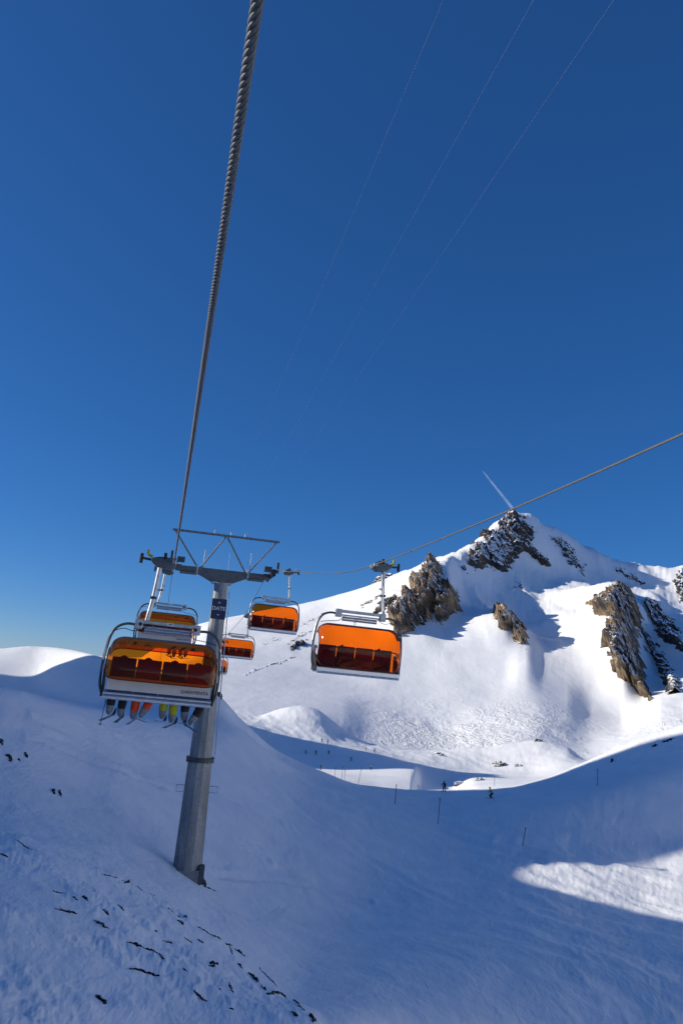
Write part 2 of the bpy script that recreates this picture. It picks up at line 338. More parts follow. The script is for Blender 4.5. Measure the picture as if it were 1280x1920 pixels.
# ------------------------------------------------------------------ ground sheets
fine = np.radians(np.arange(-34, 34.001, 0.07))
coarse_l = np.radians(np.concatenate([np.arange(-180, -60, 6.0), np.arange(-60, -34, 0.8)]))
coarse_r = np.radians(np.concatenate([np.arange(34.8, 60, 0.8), np.arange(60, 180.1, 6.0)]))
AZ = np.concatenate([coarse_l, fine, coarse_r])
LR = np.concatenate([np.arange(math.log(7), math.log(1420), 0.0088), np.linspace(math.log(1430), math.log(9000), 40)])
GX, GY, GZ = terrain(AZ, LR)
PTS = np.stack([GX, GY, GZ], -1)
def sheet(name, k0, k1, mat, cap=False):
    P = PTS[:, k0:k1 + 1]; n, m = P.shape[:2]
    V = P.reshape(-1, 3); Fc = grid_faces(n, m)
    if cap:                                       # close the ground under the camera
        c = np.array([[0, 0, PTS[:, 0, 2].mean()]]); ci = len(V); V = np.concatenate([V, c])
        i = np.arange(n - 1) * m
        Fc = np.concatenate([Fc, np.stack([i, i + m, np.full_like(i, ci), np.full_like(i, ci)], -1)])
        Fq = Fc
        me = bpy.data.meshes.new(name); me.from_pydata(V.tolist(), [], [tuple(f) if f[2] != f[3] else tuple(f[:3]) for f in Fq.tolist()])
        me.polygons.foreach_set('use_smooth', np.full(len(me.polygons), True))
    else:
        me = new_mesh(name, V, Fc)
    o = link(name, me, mat); tag(o, kind='structure'); return o
K1 = int(np.searchsorted(LR, math.log(138))); K2 = int(np.searchsorted(LR, math.log(455)))
sheet('snow_slope', 0, K1, M_SNOW_NEAR, cap=True)
sheet('valley', K1, K2, M_SNOW_MID)
sheet('mountain', K2, len(LR) - 1, M_SNOW_FAR)
#END_TERRAIN

# ------------------------------------------------------------------ mesh builder
class MB:
    def __init__(s): s.v = []; s.f = []
    def add(s, vs, fs):
        o = len(s.v); s.v += [tuple(v) for v in vs]; s.f += [tuple(i + o for i in f) for f in fs]; return s
    def box(s, c, size, rot=None, taper=1.0):
        hx, hy, hz = (q / 2 for q in size); vs = []
        for z in (-hz, hz):
            t = taper if z > 0 else 1.0
            for x, y in ((-hx, -hy), (hx, -hy), (hx, hy), (-hx, hy)):
                p = Vector((x * t, y * t, z))
                if rot is not None: p = rot @ p
                vs.append(p + Vector(c))
        return s.add(vs, [(3, 2, 1, 0), (4, 5, 6, 7), (0, 1, 5, 4), (1, 2, 6, 5), (2, 3, 7, 6), (3, 0, 4, 7)])
    def rings(s, rings, cap=True, closed=True):
        n = len(rings[0]); vs = [p for r in rings for p in r]; fs = []
        for i in range(len(rings) - 1):
            for j in range(n if closed else n - 1):
                k = (j + 1) % n
                fs.append((i * n + j, i * n + k, (i + 1) * n + k, (i + 1) * n + j))
        if cap and closed:
            fs.append(tuple(reversed(range(n)))); fs.append(tuple((len(rings) - 1) * n + j for j in range(n)))
        return s.add(vs, fs)
    def tube(s, pts, r, n=8, cap=True, phase=0.0):
        pts = [Vector(p) for p in pts]; rr = r if isinstance(r, (list, tuple)) else [r] * len(pts)
        rings = []; up = None
        for i, p in enumerate(pts):
            t = (pts[min(i + 1, len(pts) - 1)] - pts[max(i - 1, 0)]).normalized()
            if up is None: up = Vector((0, 0, 1)) if abs(t.z) < 0.9 else Vector((0, 1, 0))
            a = t.cross(up).normalized(); b = a.cross(t).normalized(); up = b
            rings.append([p + (a * math.cos(2 * math.pi * (j + phase) / n) + b * math.sin(2 * math.pi * (j + phase) / n)) * rr[i] for j in range(n)])
        return s.rings(rings, cap)
    def ell(s, c, rad, n=12, m=8, z0=-1.0, z1=1.0):
        c = Vector(c); R = []
        for i in range(m + 1):
            zz = z0 + (z1 - z0) * i / m; th = math.asin(max(-1, min(1, zz))); q = max(math.cos(th), 0.02)
            R.append([c + Vector((rad[0] * q * math.cos(2 * math.pi * j / n), rad[1] * q * math.sin(2 * math.pi * j / n), rad[2] * zz)) for j in range(n)])
        return s.rings(R)
    def prism(s, poly, y0, y1):
        """polygon in x-z extruded along y"""
        n = len(poly)
        vs = [(p[0], y0, p[1]) for p in poly] + [(p[0], y1, p[1]) for p in poly]
        fs = [tuple(range(n)), tuple(reversed(range(n, 2 * n)))] + [(j, j + n, (j + 1) % n + n, (j + 1) % n) for j in range(n)]
        return s.add(vs, fs)
    def build(s, name, mat, parent=None, smooth=False, bevel=0.0):
        me = bpy.data.meshes.new(name); me.from_pydata(s.v, [], s.f)
        bm = bmesh.new(); bm.from_mesh(me); bmesh.ops.recalc_face_normals(bm, faces=bm.faces)
        if bevel:
            ed = [e for e in bm.edges if len(e.link_faces) == 2 and e.calc_face_angle(0) > 0.6]
            bmesh.ops.bevel(bm, geom=ed, offset=bevel, segments=2, affect='EDGES', profile=0.6)
        bm.to_mesh(me); bm.free()
        if smooth:
            me.polygons.foreach_set('use_smooth', [True] * len(me.polygons))
            if smooth != 'all': me.set_sharp_from_angle(angle=math.radians(40))
        return link(name, me, mat, parent)
def curve_path(pts, seg=6):
    """smooth path through points (Catmull-Rom)"""
    P = [Vector(p) for p in pts]; P = [2 * P[0] - P[1]] + P + [2 * P[-1] - P[-2]]; out = []
    for i in range(1, len(P) - 2):
        for k in range(seg):
            t = k / seg
            out.append(0.5 * ((2 * P[i]) + (P[i + 1] - P[i - 1]) * t + (2 * P[i - 1] - 5 * P[i] + 4 * P[i + 1] - P[i + 2]) * t * t
                              + (-P[i - 1] + 3 * P[i] - 3 * P[i + 1] + P[i + 2]) * t ** 3))
    out.append(P[-2]); return out
def copy_tree(o, parent=None):
    c = o.copy(); COL.objects.link(c)
    if parent is not None: c.parent = parent
    for ch in list(o.children): copy_tree(ch, c)
    return c
def text_mesh(name, txt, size, mat, parent, loc, rot, extrude=0.004):
    cu = bpy.data.curves.new(name, 'FONT'); cu.body = txt; cu.size = size; cu.extrude = extrude
    cu.align_x = 'CENTER'; cu.align_y = 'CENTER'; cu.resolution_u = 3; cu.offset = size * 0.012
    t = bpy.data.objects.new(name, cu); COL.objects.link(t)
    bpy.context.view_layer.update()
    me = bpy.data.meshes.new_from_object(t.evaluated_get(bpy.context.evaluated_depsgraph_get()))
    bpy.data.objects.remove(t)
    o = link(name, me, None, parent); me.materials.clear(); me.materials.append(mat)
    o.location = loc; o.rotation_euler = rot
    return o

# ------------------------------------------------------------------ materials of things
def simple(name, col, rough=0.5, metal=0.0, nscale=0.0, nvar=0.2, bstr=0.0, spec=0.5):
    m, nt, b = nodes(name)
    b.inputs['Roughness'].default_value = rough; b.inputs['Metallic'].default_value = metal
    b.inputs['Specular IOR Level'].default_value = spec
    if nscale:
        tc = nt.nodes.new('ShaderNodeTexCoord')
        n = noise_node(nt, nscale, 5, 0.6, tc.outputs['Object'])
        lo = tuple(c * (1 - nvar) for c in col); hi = tuple(min(1, c * (1 + nvar)) for c in col)
        nt.links.new(ramp(nt, n.outputs[0], [(0.3, lo), (0.7, hi)]), b.inputs['Base Color'])
        rr = nt.nodes.new('ShaderNodeMapRange'); rr.inputs['To Min'].default_value = max(0, rough - 0.12); rr.inputs['To Max'].default_value = min(1, rough + 0.12)
        nt.links.new(n.outputs[0], rr.inputs['Value']); nt.links.new(rr.outputs[0], b.inputs['Roughness'])
        if bstr: bump(nt, b, n.outputs[0], bstr, 0.01)
    else: b.inputs['Base Color'].default_value = (*col, 1)
    return m
M_GALV = simple('galvanised_steel', (0.42, 0.44, 0.46), 0.42, 0.65, 6, 0.25)
M_ALU = simple('aluminium_rail', (0.62, 0.64, 0.67), 0.35, 0.75, 9, 0.12)
M_DKST = simple('dark_painted_steel', (0.055, 0.065, 0.07), 0.5, 0.2, 8, 0.35)
M_ARM = simple('arm_steel', (0.11, 0.125, 0.13), 0.5, 0.4, 3, 0.3)
M_RUBBER = simple('black_rubber', (0.02, 0.021, 0.025), 0.75, 0, 20, 0.3)
M_TUBE = simple('chair_tube_grey', (0.095, 0.105, 0.11), 0.38, 0.4, 12, 0.2)
M_PANEL = simple('back_panel_beige', (0.60, 0.58, 0.54), 0.5, 0, 5, 0.05)
M_BLACK = simple('seat_black', (0.018, 0.018, 0.022), 0.7, 0, 30, 0.4)
M_MAROON = simple('seat_maroon', (0.11, 0.015, 0.012), 0.7, 0, 30, 0.2)
M_NAVY = simple('sign_navy', (0.012, 0.022, 0.075), 0.4, 0, 4, 0.15)
M_WHITE = simple('paint_white', (0.8, 0.8, 0.8), 0.5)
M_YELLOW = simple('tag_yellow', (0.55, 0.42, 0.03), 0.5)
M_INK = simple('lettering_dark', (0.03, 0.045, 0.09), 0.5)
M_BLUE = simple('stripe_blue', (0.02, 0.03, 0.09), 0.45)
M_ROPE = simple('rope_wire', (0.12, 0.12, 0.115), 0.5, 0.1, 60, 0.35)
M_WIRE = simple('thin_wire', (0.24, 0.26, 0.30), 0.5, 0.2, 5, 0.1)

def pylon_mat():
    m, nt, b = nodes('pylon_galvanised')
    tc = nt.nodes.new('ShaderNodeTexCoord'); v = mapping(nt, tc.outputs['Object'], (1, 1, 0.18))
    n = noise_node(nt, 1.6, 6, 0.65, v); n2 = noise_node(nt, 7.0, 4, 0.6, tc.outputs['Object'])
    c = ramp(nt, n.outputs[0], [(0.25, (0.13, 0.14, 0.145)), (0.5, (0.24, 0.255, 0.26)), (0.75, (0.36, 0.37, 0.37))])
    mx = nt.nodes.new('ShaderNodeMixRGB'); mx.blend_type = 'MULTIPLY'; mx.inputs[0].default_value = 0.5
    nt.links.new(c, mx.inputs[1]); nt.links.new(ramp(nt, n2.outputs[0], [(0.35, (0.55, 0.55, 0.55)), (0.6, (1, 1, 1))]), mx.inputs[2])
    nt.links.new(mx.outputs[0], b.inputs['Base Color'])
    b.inputs['Metallic'].default_value = 0.35; b.inputs['Roughness'].default_value = 0.5
    return m
M_PYLON = pylon_mat()

def hood_mat(name, tint, glow):
    m = bpy.data.materials.new(name); m.use_nodes = True; nt = m.node_tree; nt.nodes.clear()
    out = nt.nodes.new('ShaderNodeOutputMaterial')
    tr = nt.nodes.new('ShaderNodeBsdfTransparent'); tr.inputs[0].default_value = (*tint, 1)
    tl = nt.nodes.new('ShaderNodeBsdfTranslucent'); tl.inputs[0].default_value = (0.9, 0.16, 0.004, 1)
    gl = nt.nodes.new('ShaderNodeBsdfGlossy'); gl.inputs['Roughness'].default_value = 0.06
    m1 = nt.nodes.new('ShaderNodeMixShader'); m1.inputs[0].default_value = glow
    nt.links.new(tr.outputs[0], m1.inputs[1]); nt.links.new(tl.outputs[0], m1.inputs[2])
    fr = nt.nodes.new('ShaderNodeFresnel'); fr.inputs[0].default_value = 1.35
    m2 = nt.nodes.new('ShaderNodeMixShader')
    nt.links.new(fr.outputs[0], m2.inputs[0]); nt.links.new(m1.outputs[0], m2.inputs[1]); nt.links.new(gl.outputs[0], m2.inputs[2])
    nt.links.new(m2.outputs[0], out.inputs[0]); return m
M_HOOD = hood_mat('orange_hood', (1.0, 0.165, 0.003), 0.05); M_HOOD_AMBER = hood_mat('amber_hood', (1.0, 0.25, 0.005), 0.22)
M_HRIM = simple('hood_edge', (0.10, 0.02, 0.008), 0.5)

def rock_mat(name, a, b_, snow_lo, snow_hi, scale):
    m, nt, b = nodes(name)
    geo = nt.nodes.new('ShaderNodeNewGeometry'); pos = geo.outputs['Position']
    n = noise_node(nt, scale, 6, 0.65, pos); n2 = noise_node(nt, scale * 5, 5, 0.7, pos)
    c = ramp(nt, n.outputs[0], [(0.40, a), (0.50, tuple(0.5 * (p + q) for p, q in zip(a, b_))), (0.62, b_)])
    mul = nt.nodes.new('ShaderNodeMixRGB'); mul.blend_type = 'MULTIPLY'; mul.inputs[0].default_value = 0.7
    nt.links.new(c, mul.inputs[1]); nt.links.new(ramp(nt, n2.outputs[0], [(0.35, (0.35, 0.35, 0.36)), (0.65, (1, 1, 1))]), mul.inputs[2])
    sep = nt.nodes.new('ShaderNodeSeparateXYZ'); nt.links.new(geo.outputs['Normal'], sep.inputs[0])
    add = nt.nodes.new('ShaderNodeMath'); add.operation = 'MULTIPLY_ADD'; add.inputs[1].default_value = 0.55
    nt.links.new(n2.outputs[0], add.inputs[0]); nt.links.new(sep.outputs[2], add.inputs[2])
    mr = nt.nodes.new('ShaderNodeMapRange'); mr.inputs['From Min'].default_value = snow_lo; mr.inputs['From Max'].default_value = snow_hi
    nt.links.new(add.outputs[0], mr.inputs['Value'])
    mx = nt.nodes.new('ShaderNodeMixRGB'); nt.links.new(mr.outputs[0], mx.inputs[0]); nt.links.new(mul.outputs[0], mx.inputs[1])
    mx.inputs[2].default_value = (0.9, 0.91, 0.93, 1)
    nt.links.new(mx.outputs[0], b.inputs['Base Color']); b.inputs['Roughness'].default_value = 0.85
    b.inputs['Specular IOR Level'].default_value = 0.2
    bump(nt, b, n2.outputs[0], 0.5, 0.6 / max(scale, 0.02) * 0.02)
    return m
M_CRAG = rock_mat('crag_brown', (0.05, 0.05, 0.056), (0.40, 0.28, 0.155), 0.58, 0.70, 0.035)
M_CRAG_DK = rock_mat('crag_dark', (0.035, 0.037, 0.045), (0.13, 0.105, 0.08), 0.60, 0.72, 0.05)
M_BAND = rock_mat('band_rock', (0.05, 0.05, 0.055), (0.14, 0.11, 0.085), 1.02, 1.12, 0.12)
M_ROCK = rock_mat('slope_rock', (0.018, 0.017, 0.018), (0.05, 0.045, 0.042), 1.15, 1.3, 2.0)

# ------------------------------------------------------------------ crags on the mountain
def poly_sd(px, py, poly):
    P = np.array(poly, float); n = len(P)
    d = np.full(px.shape, 1e9); ins = np.zeros(px.shape, bool)
    for i in range(n):
        a = P[i]; b = P[(i + 1) % n]; ab = b - a
        t = np.clip(((px - a[0]) * ab[0] + (py - a[1]) * ab[1]) / (ab @ ab + 1e-9), 0, 1)
        d = np.minimum(d, np.hypot(px - a[0] - t * ab[0], py - a[1] - t * ab[1]))
        c = ((a[1] > py) != (b[1] > py)) & (px < (b[0] - a[0]) * (py - a[1]) / (b[1] - a[1] + 1e-12) + a[0])
        ins ^= c
    return np.where(ins, d, -d)
def band(pts, w):
    P = [np.array(p, float) for p in pts]; up, dn = [], []
    for i, p in enumerate(P):
        t = P[min(i + 1, len(P) - 1)] - P[max(i - 1, 0)]; t /= np.hypot(*t); nrm = np.array([-t[1], t[0]])
        ww = w * (0.45 if i in (0, len(P) - 1) else 1.0)
        up.append(p + nrm * ww); dn.append(p - nrm * ww)
    return up + dn[::-1]
def crag(name, label, poly, amp, seed, mat, rlim, edge=5.0, step=0.045, ragged=5.0, cell=16.0, cat='rock'):
    P = np.array(poly, float); x0, y0 = P.min(0) - 14; x1, y1 = P.max(0) + 14
    az = [ray(x, y)[0] for x in (x0, x1) for y in (y0, y1)]
    A = np.arange(min(az), max(az), math.radians(step)); L = np.arange(math.log(rlim[0]), math.log(rlim[1]), 0.0011)
    X, Y, Z = terrain(A, L)
    V = np.stack([X, Y, Z], -1); px, py = to_px(V)
    sd = poly_sd(px, py, poly)
    R = np.hypot(X, Y); lat = A[:, None] * R
    sd = sd + ragged * fbm(lat / cell, (Z + 0.35 * R) / cell, seed, 4, 0.65)
    m = sstep(-1.0, edge * 2.2, sd)
    g = ridged(lat / cell, Z / (cell * 2.4) + R / (cell * 5), seed + 5, 5, 0.6) * 0.5
    g2 = gnoise(lat / (cell * 0.32), Z / (cell * 0.3), seed + 11)
    h = m * amp * (0.45 + 0.55 * g + 0.22 * g2)
    h = np.where(sd < -1.0, -0.8, h)
    D = np.stack([-0.75 * np.sin(A)[:, None] * np.ones_like(R) - 0.25, -0.75 * np.cos(A)[:, None] * np.ones_like(R), 0.5 * np.ones_like(R)], -1)
    V = V + D * h[..., None]
    Fc = grid_faces(len(A), len(L)); keep = (sd.reshape(-1)[Fc].max(1) > -1.5)
    Fc = Fc[keep]; used = np.unique(Fc); idx = np.full(V.shape[0] * V.shape[1], -1); idx[used] = np.arange(len(used))
    if len(Fc) == 0: return None
    Vv = V.reshape(-1, 3)[used]; c = Vv.mean(0)
    me = new_mesh(name, Vv - c, idx[Fc], smooth=False)
    o = link(name, me, mat); o.location = c.tolist()
    return tag(o, label, cat, 'rock outcrops on the mountain')
crag('summit_crag', 'dark snow-streaked rock cap on the mountain summit', [(872, 1066), (885, 1036), (908, 1010), (935, 981), (962, 966), (984, 974), (1000, 1008), (1016, 1040), (1028, 1060), (1004, 1050), (984, 1038), (966, 1050), (942, 1074), (926, 1060), (904, 1064)], 16, 3, M_CRAG_DK, (1060, 1246), ragged=13, cell=22)
crag('shoulder_crag', 'tall brown and black cliff on the shoulder left of the summit', [(728, 1172), (736, 1142), (758, 1126), (776, 1100), (798, 1076), (815, 1050), (826, 1070), (838, 1098), (858, 1118), (862, 1142), (846, 1152), (832, 1170), (814, 1152), (792, 1168), (768, 1186), (745, 1192)], 34, 21, M_CRAG, (800, 1060), ragged=8, cell=18)
crag('middle_crag', 'small brown crag in the middle of the snow face', [(926, 1138), (946, 1120), (956, 1127), (966, 1150), (981, 1174), (988, 1206), (976, 1211), (960, 1186), (940, 1178), (928, 1158)], 20, 37, M_CRAG, (780, 960), ragged=9, cell=13)
crag('buttress_crag', 'large brown rock buttress at the right of the mountain', [(1108, 1138), (1138, 1116), (1164, 1105), (1186, 1110), (1196, 1140), (1202, 1170), (1196, 1200), (1201, 1240), (1212, 1280), (1216, 1310), (1194, 1300), (1178, 1280), (1156, 1270), (1150, 1240), (1138, 1216), (1122, 1214), (1142, 1190), (1154, 1166), (1136, 1152)], 26, 51, M_CRAG, (680, 1000), ragged=11, cell=16)
crag('dark_rib', 'upper dark rock rib right of the brown buttress', [(1204, 1120), (1230, 1128), (1256, 1158), (1276, 1188), (1290, 1232), (1258, 1212), (1236, 1190), (1216, 1160)], 14, 63, M_CRAG_DK, (840, 1060), ragged=7, cell=15)
crag('dark_rib', 'lower dark rock rib right of the brown buttress', [(1200, 1172), (1225, 1200), (1250, 1240), (1277, 1282), (1272, 1312), (1254, 1302), (1234, 1262), (1210, 1212)], 12, 71, M_CRAG_DK, (690, 960), ragged=8, cell=15)
crag('ridge_rocks', 'broken dark rocks on the snow ridge right below the summit', band([(1034, 1008), (1056, 1022), (1075, 1048), (1096, 1072)], 9), 8, 83, M_CRAG_DK, (1060, 1270), ragged=8, cell=14)
crag('ridge_rocks', 'small dark rocks on the snow saddle right of the summit', band([(1152, 1064), (1178, 1078), (1206, 1096)], 9), 8, 91, M_CRAG_DK, (1000, 1290), ragged=4, cell=14)
crag('ridge_rocks', 'dark rocks at the far right end of the skyline ridge', [(1264, 1078), (1280, 1062), (1296, 1075), (1296, 1140), (1276, 1125), (1268, 1100)], 10, 97, M_CRAG_DK, (1000, 1300), ragged=8, cell=14)
crag('rock_speck', 'few small rocks in the shaded bowl under the summit', band([(958, 1104), (975, 1098), (986, 1108)], 5), 4, 101, M_CRAG_DK, (900, 1120), ragged=7, cell=10)
BANDS = [([(545, 1214), (558, 1208), (574, 1205)], 6, 'oval dark rock patch on the white shoulder beside the lift chairs'),
         ([(493, 1211), (508, 1203), (526, 1196)], 3, 'short rock line on the white shoulder between two lift chairs'),
         ([(540, 1207), (562, 1192), (586, 1182)], 3, 'rock line just above the oval rock patch'),
         ([(458, 1266), (490, 1253), (520, 1243), (554, 1231)], 2.0, 'long dotted rock line low on the white shoulder'),
         ([(438, 1281), (447, 1278), (457, 1277)], 2.0, 'tiny rock line near the pylon, upper of two'),
         ([(430, 1291), (438, 1290), (447, 1289)], 2.0, 'tiny rock line near the pylon, lower of two'),
         ([(560, 1174), (585, 1162), (610, 1149)], 2.2, 'rock line below the skyline right of the middle lift chair'),
         ([(676, 1138), (698, 1124), (722, 1110)], 3.0, 'slanting rock line left of the tall brown cliff'),
         ([(664, 1172), (668, 1164), (676, 1158)], 3.0, 'small rock spot above the nearest empty lift chair'),
         ([(700, 1150), (716, 1136), (742, 1120)], 7.0, 'snow-dusted ledge at the left foot of the tall brown cliff')]
for i, (pts, w, lab) in enumerate(BANDS):
    crag('rock_band', lab, band(pts, w * (0.75 if w < 5 else 1.0)), 1.8 if w < 6 else 7.0, 120 + 7 * i, M_BAND, (640 if pts[0][1] > 1220 else 800, 1110), edge=2.5, ragged=4.5, cell=9)
def boulder(name, label, c, rad, seed, mat, cat='rock', group=None, n=26, m=16, rough=0.35):
    th = np.linspace(0, 2 * np.pi, n, endpoint=False); ph = np.linspace(-1.35, 1.5, m)
    T, Pp = np.meshgrid(th, ph, indexing='ij')
    d = np.stack([np.cos(T) * np.cos(Pp), np.sin(T) * np.cos(Pp), np.sin(Pp)], -1)
    k = 1 + rough * (ridged(d[..., 0] * 1.7 + d[..., 2], d[..., 1] * 1.7 + 3 + d[..., 2] * 0.7, seed, 3) - 0.6)
    V = (d * k[..., None] * np.array(rad)).reshape(-1, 3)
    fs = [(i * m + j, ((i + 1) % n) * m + j, ((i + 1) % n) * m + j + 1, i * m + j + 1) for i in range(n) for j in range(m - 1)]
    me = new_mesh(name, V, fs, smooth=False); o = link(name, me, mat); o.location = c
    return tag(o, label, cat, group)
kp = at(727, 1100, 1240)
boulder('rock_knoll', 'dark rocky knoll peeping over the skyline left of the cliff', kp, (23, 25, 19), 5, M_CRAG_DK, n=60, m=36, rough=0.22)
for i, (x, y, w, lab) in enumerate([(823, 1416, 2.0, 'dark boulder alone on the sunlit snow lobe'), (936, 1435, 2.6, 'largest boulder at the foot of the sunlit snow lobe'),
        (900, 1463, 1.2, 'small boulder above the two nearest skiers'), (861, 1471, 1.5, 'snow-capped boulder right of the nearest dark skier'),
        (1008, 1390, 1.8, 'dark stone on top of the rounded snow lobe'), (971, 1437, 1.4, 'stone at the right end of the snow lobe foot')]):
    p = ground_hit(x, y, 140)
    boulder('boulder', lab, p, (w, w * 0.8, w * 0.55), 40 + i, M_CRAG_DK)

# ------------------------------------------------------------------ chairlift: the line
_tl = at(325, 1062, 51.9)                                     # left rope at the pylon
_a, _e = ray(482, 0); _nr = Vector((math.sin(_a), math.cos(_a), 0)) * 1.95
LIFT_D = (Vector((_tl.x, _tl.y, 0)) - _nr).normalized()       # uphill direction
LIFT_N = Vector((LIFT_D.y, -LIFT_D.x, 0))                     # to the right of it
_ar = math.tan(ray(508, 1075)[0])
GAUGE = (_ar * _tl.y - _tl.x) / (LIFT_N.x - _ar * LIFT_N.y)
TOWER = Vector((_tl.x, _tl.y, 0)) + LIFT_N * (GAUGE / 2)
ROPE_R0, ROPE_T0 = at(1280, 800, 11).z, at(508, 1075, 52.2).z
KN_L = [(-90, 2.6), (-70, 1.9), (-50.3, 1.98), (-33, 2.75), (-12.6, 4.95), (0, 7.3), (14, 5.5), (35, 3.7), (70, 0.5), (120, -9)]
KN_R = [(-95, 4.6), (-75, 3.95), (-42, 3.85), (-28, 4.08), (-7.5, 6.35), (0, 7.3), (15, 5.2), (40, at(417, 1250, 91.5).z + 2.95), (80, 0.0), (120, -9)]
def line_pt(side, sdist, dz=0.0):
    kn = KN_L if side < 0 else KN_R
    z = float(pchip([k[0] for k in kn], [k[1] for k in kn], np.array([sdist]))[0])
    return TOWER + LIFT_N * (side * GAUGE / 2) + LIFT_D * sdist + Vector((0, 0, z + dz))
def lift_matrix(p, uphill=True, roll=0.0):
    d = LIFT_D if uphill else -LIFT_D
    n = Vector((d.y, -d.x, 0))
    M = Matrix((( n.x, d.x, 0, p.x), (n.y, d.y, 0, p.y), (0, 0, 1, p.z), (0, 0, 0, 1)))
    return M @ Matrix.Rotation(math.radians(roll), 4, 'Y')

def haul_rope(name, side, s0, s1, label):
    m = MB(); n0 = 26.0 if side < 0 else 30.0
    # stranded part near the camera, then a plain rope
    S = np.arange(s0, s0 + n0, 0.0175)
    base = [line_pt(side, float(q)) for q in S]
    for k in range(6):
        pts = []
        for q, p in zip(S, base):
            a = -2 * math.pi * (q / 0.21) + k * math.pi / 3
            pts.append(p + (LIFT_N * math.cos(a) + Vector((0, 0, 1)) * math.sin(a)) * 0.0132)
        m.tube(pts, 0.0077, 7, cap=False)
    m.tube([line_pt(side, float(q)) for q in np.arange(s0 + n0 - 0.05, s1, 1.0)], 0.0205, 10)
    m.tube(base[::12], 0.0095, 6)
    return tag(m.build(name, M_ROPE, smooth='all'), label, 'rope')
haul_rope('haul_rope', -1, -53.5, 115, 'thick twisted steel rope running overhead to the left end of the crossarm')
haul_rope('haul_rope', 1, -58.0, 115, 'steel rope sweeping from the right edge to the right end of the crossarm')

# ------------------------------------------------------------------ pylon
tz = ground_z(TOWER.x, TOWER.y)
PY = empty('lift_pylon', mat4=lift_matrix(Vector((TOWER.x, TOWER.y, tz - 0.6))))
tag(PY, 'tall grey steel lift pylon with crossarm, top truss and navy name sign', 'pylon')
H = 7.0 - (tz - 0.6)                                 # height of the crossarm's top above the base
def shaft(name, z0, z1, r0, r1, n=12):
    m = MB(); rings = []
    for k in range(7):
        t = k / 6; z = z0 + (z1 - z0) * t; r = r0 + (r1 - r0) * t
        rings.append([(r * math.cos(2 * math.pi * (j + 0.5) / n), r * math.sin(2 * math.pi * (j + 0.5) / n), z) for j in range(n)])
    m.rings(rings); return m.build(name, M_PYLON, PY)
FL = 7.6
shaft('lower_shaft', 0.98, FL, 0.93, 0.79); shaft('upper_shaft', FL, H - 0.9, 0.75, 0.46)
m = MB(); m.rings([[(r * math.cos(2 * math.pi * j / 24), r * math.sin(2 * math.pi * j / 24), z) for j in range(24)] for r, z in ((0.84, FL - 0.12), (0.91, FL - 0.1), (0.91, FL + 0.12), (0.80, FL + 0.14))])
fl = m.build('flange', M_DKST, PY)
bm_ = MB()
for j in range(18):
    a = 2 * math.pi * j / 18; bm_.box((0.87 * math.cos(a), 0.87 * math.sin(a), FL), (0.07, 0.07, 0.36))
tag(bm_.build('flange_bolts', M_DKST, fl), kind='stuff')
m = MB(); m.box((0, 0, 0.3), (1.75, 1.75, 1.42), taper=0.96); m.build('foundation', simple('foundation_concrete', (0.2, 0.21, 0.22), 0.85, 0, 3, 0.2), PY, bevel=0.03)
m = MB(); m.box((0.86, -0.62, 0.75), (0.34, 0.5, 1.1)); m.build('cable_box', M_DKST, PY, bevel=0.02)
for sx in (-1, 1):                                   # ladder brackets beside the lower shaft
    m = MB(); x = sx * 1.0
    m.tube([(sx * 0.8, -0.3, 6.0), (sx * 1.32, -0.3, 6.0), (sx * 1.32, -0.3, 5.6), (sx * 0.8, -0.3, 5.6)], 0.028, 6)
    m.build('ladder_bracket', M_GALV, PY)
m = MB()
for k in range(34):
    z = FL + 0.5 + k * 0.33; r = 0.75 + (0.46 - 0.75) * (z - FL) / (H - 0.9 - FL)
    if z > H - 1.2: break
    m.tube([(r + 0.14, 0.16, z), (r + 0.14, 0.46, z)], 0.014, 5)
for yy in (0.16, 0.46): m.tube([(0.96, yy, FL + 0.3), (0.64, yy, H - 1.0)], 0.022, 6)
m.build('ladder', M_GALV, PY)
# crossarm
aw = GAUGE / 2
arm = MB(); arm.prism([(-aw + 0.15, H), (-aw + 0.15, H - 0.34), (-1.75, H - 0.40), (-0.62, H - 0.92), (0.62, H - 0.92), (1.75, H - 0.40), (aw - 0.15, H - 0.34), (aw - 0.15, H)], -0.26, 0.26)
armo = arm.build('crossarm', M_ARM, PY, bevel=0.02)
for x in (-1.75, 1.75):
    m = MB(); m.box((x, 0, H - 0.18), (0.10, 0.64, 0.62)); m.build('joint_plate', M_GALV, armo, bevel=0.01)
m = MB(); m.box((0, 0, H - 0.95), (1.35, 0.8, 0.10)); m.build('head_plate', M_GALV, armo, bevel=0.01)
for sx in (-1, 1):
    m = MB(); m.box((sx * 2.35, 0.0, H - 0.46), (1.1, 0.9, 0.06)); m.build('walkway', M_ARM, armo)
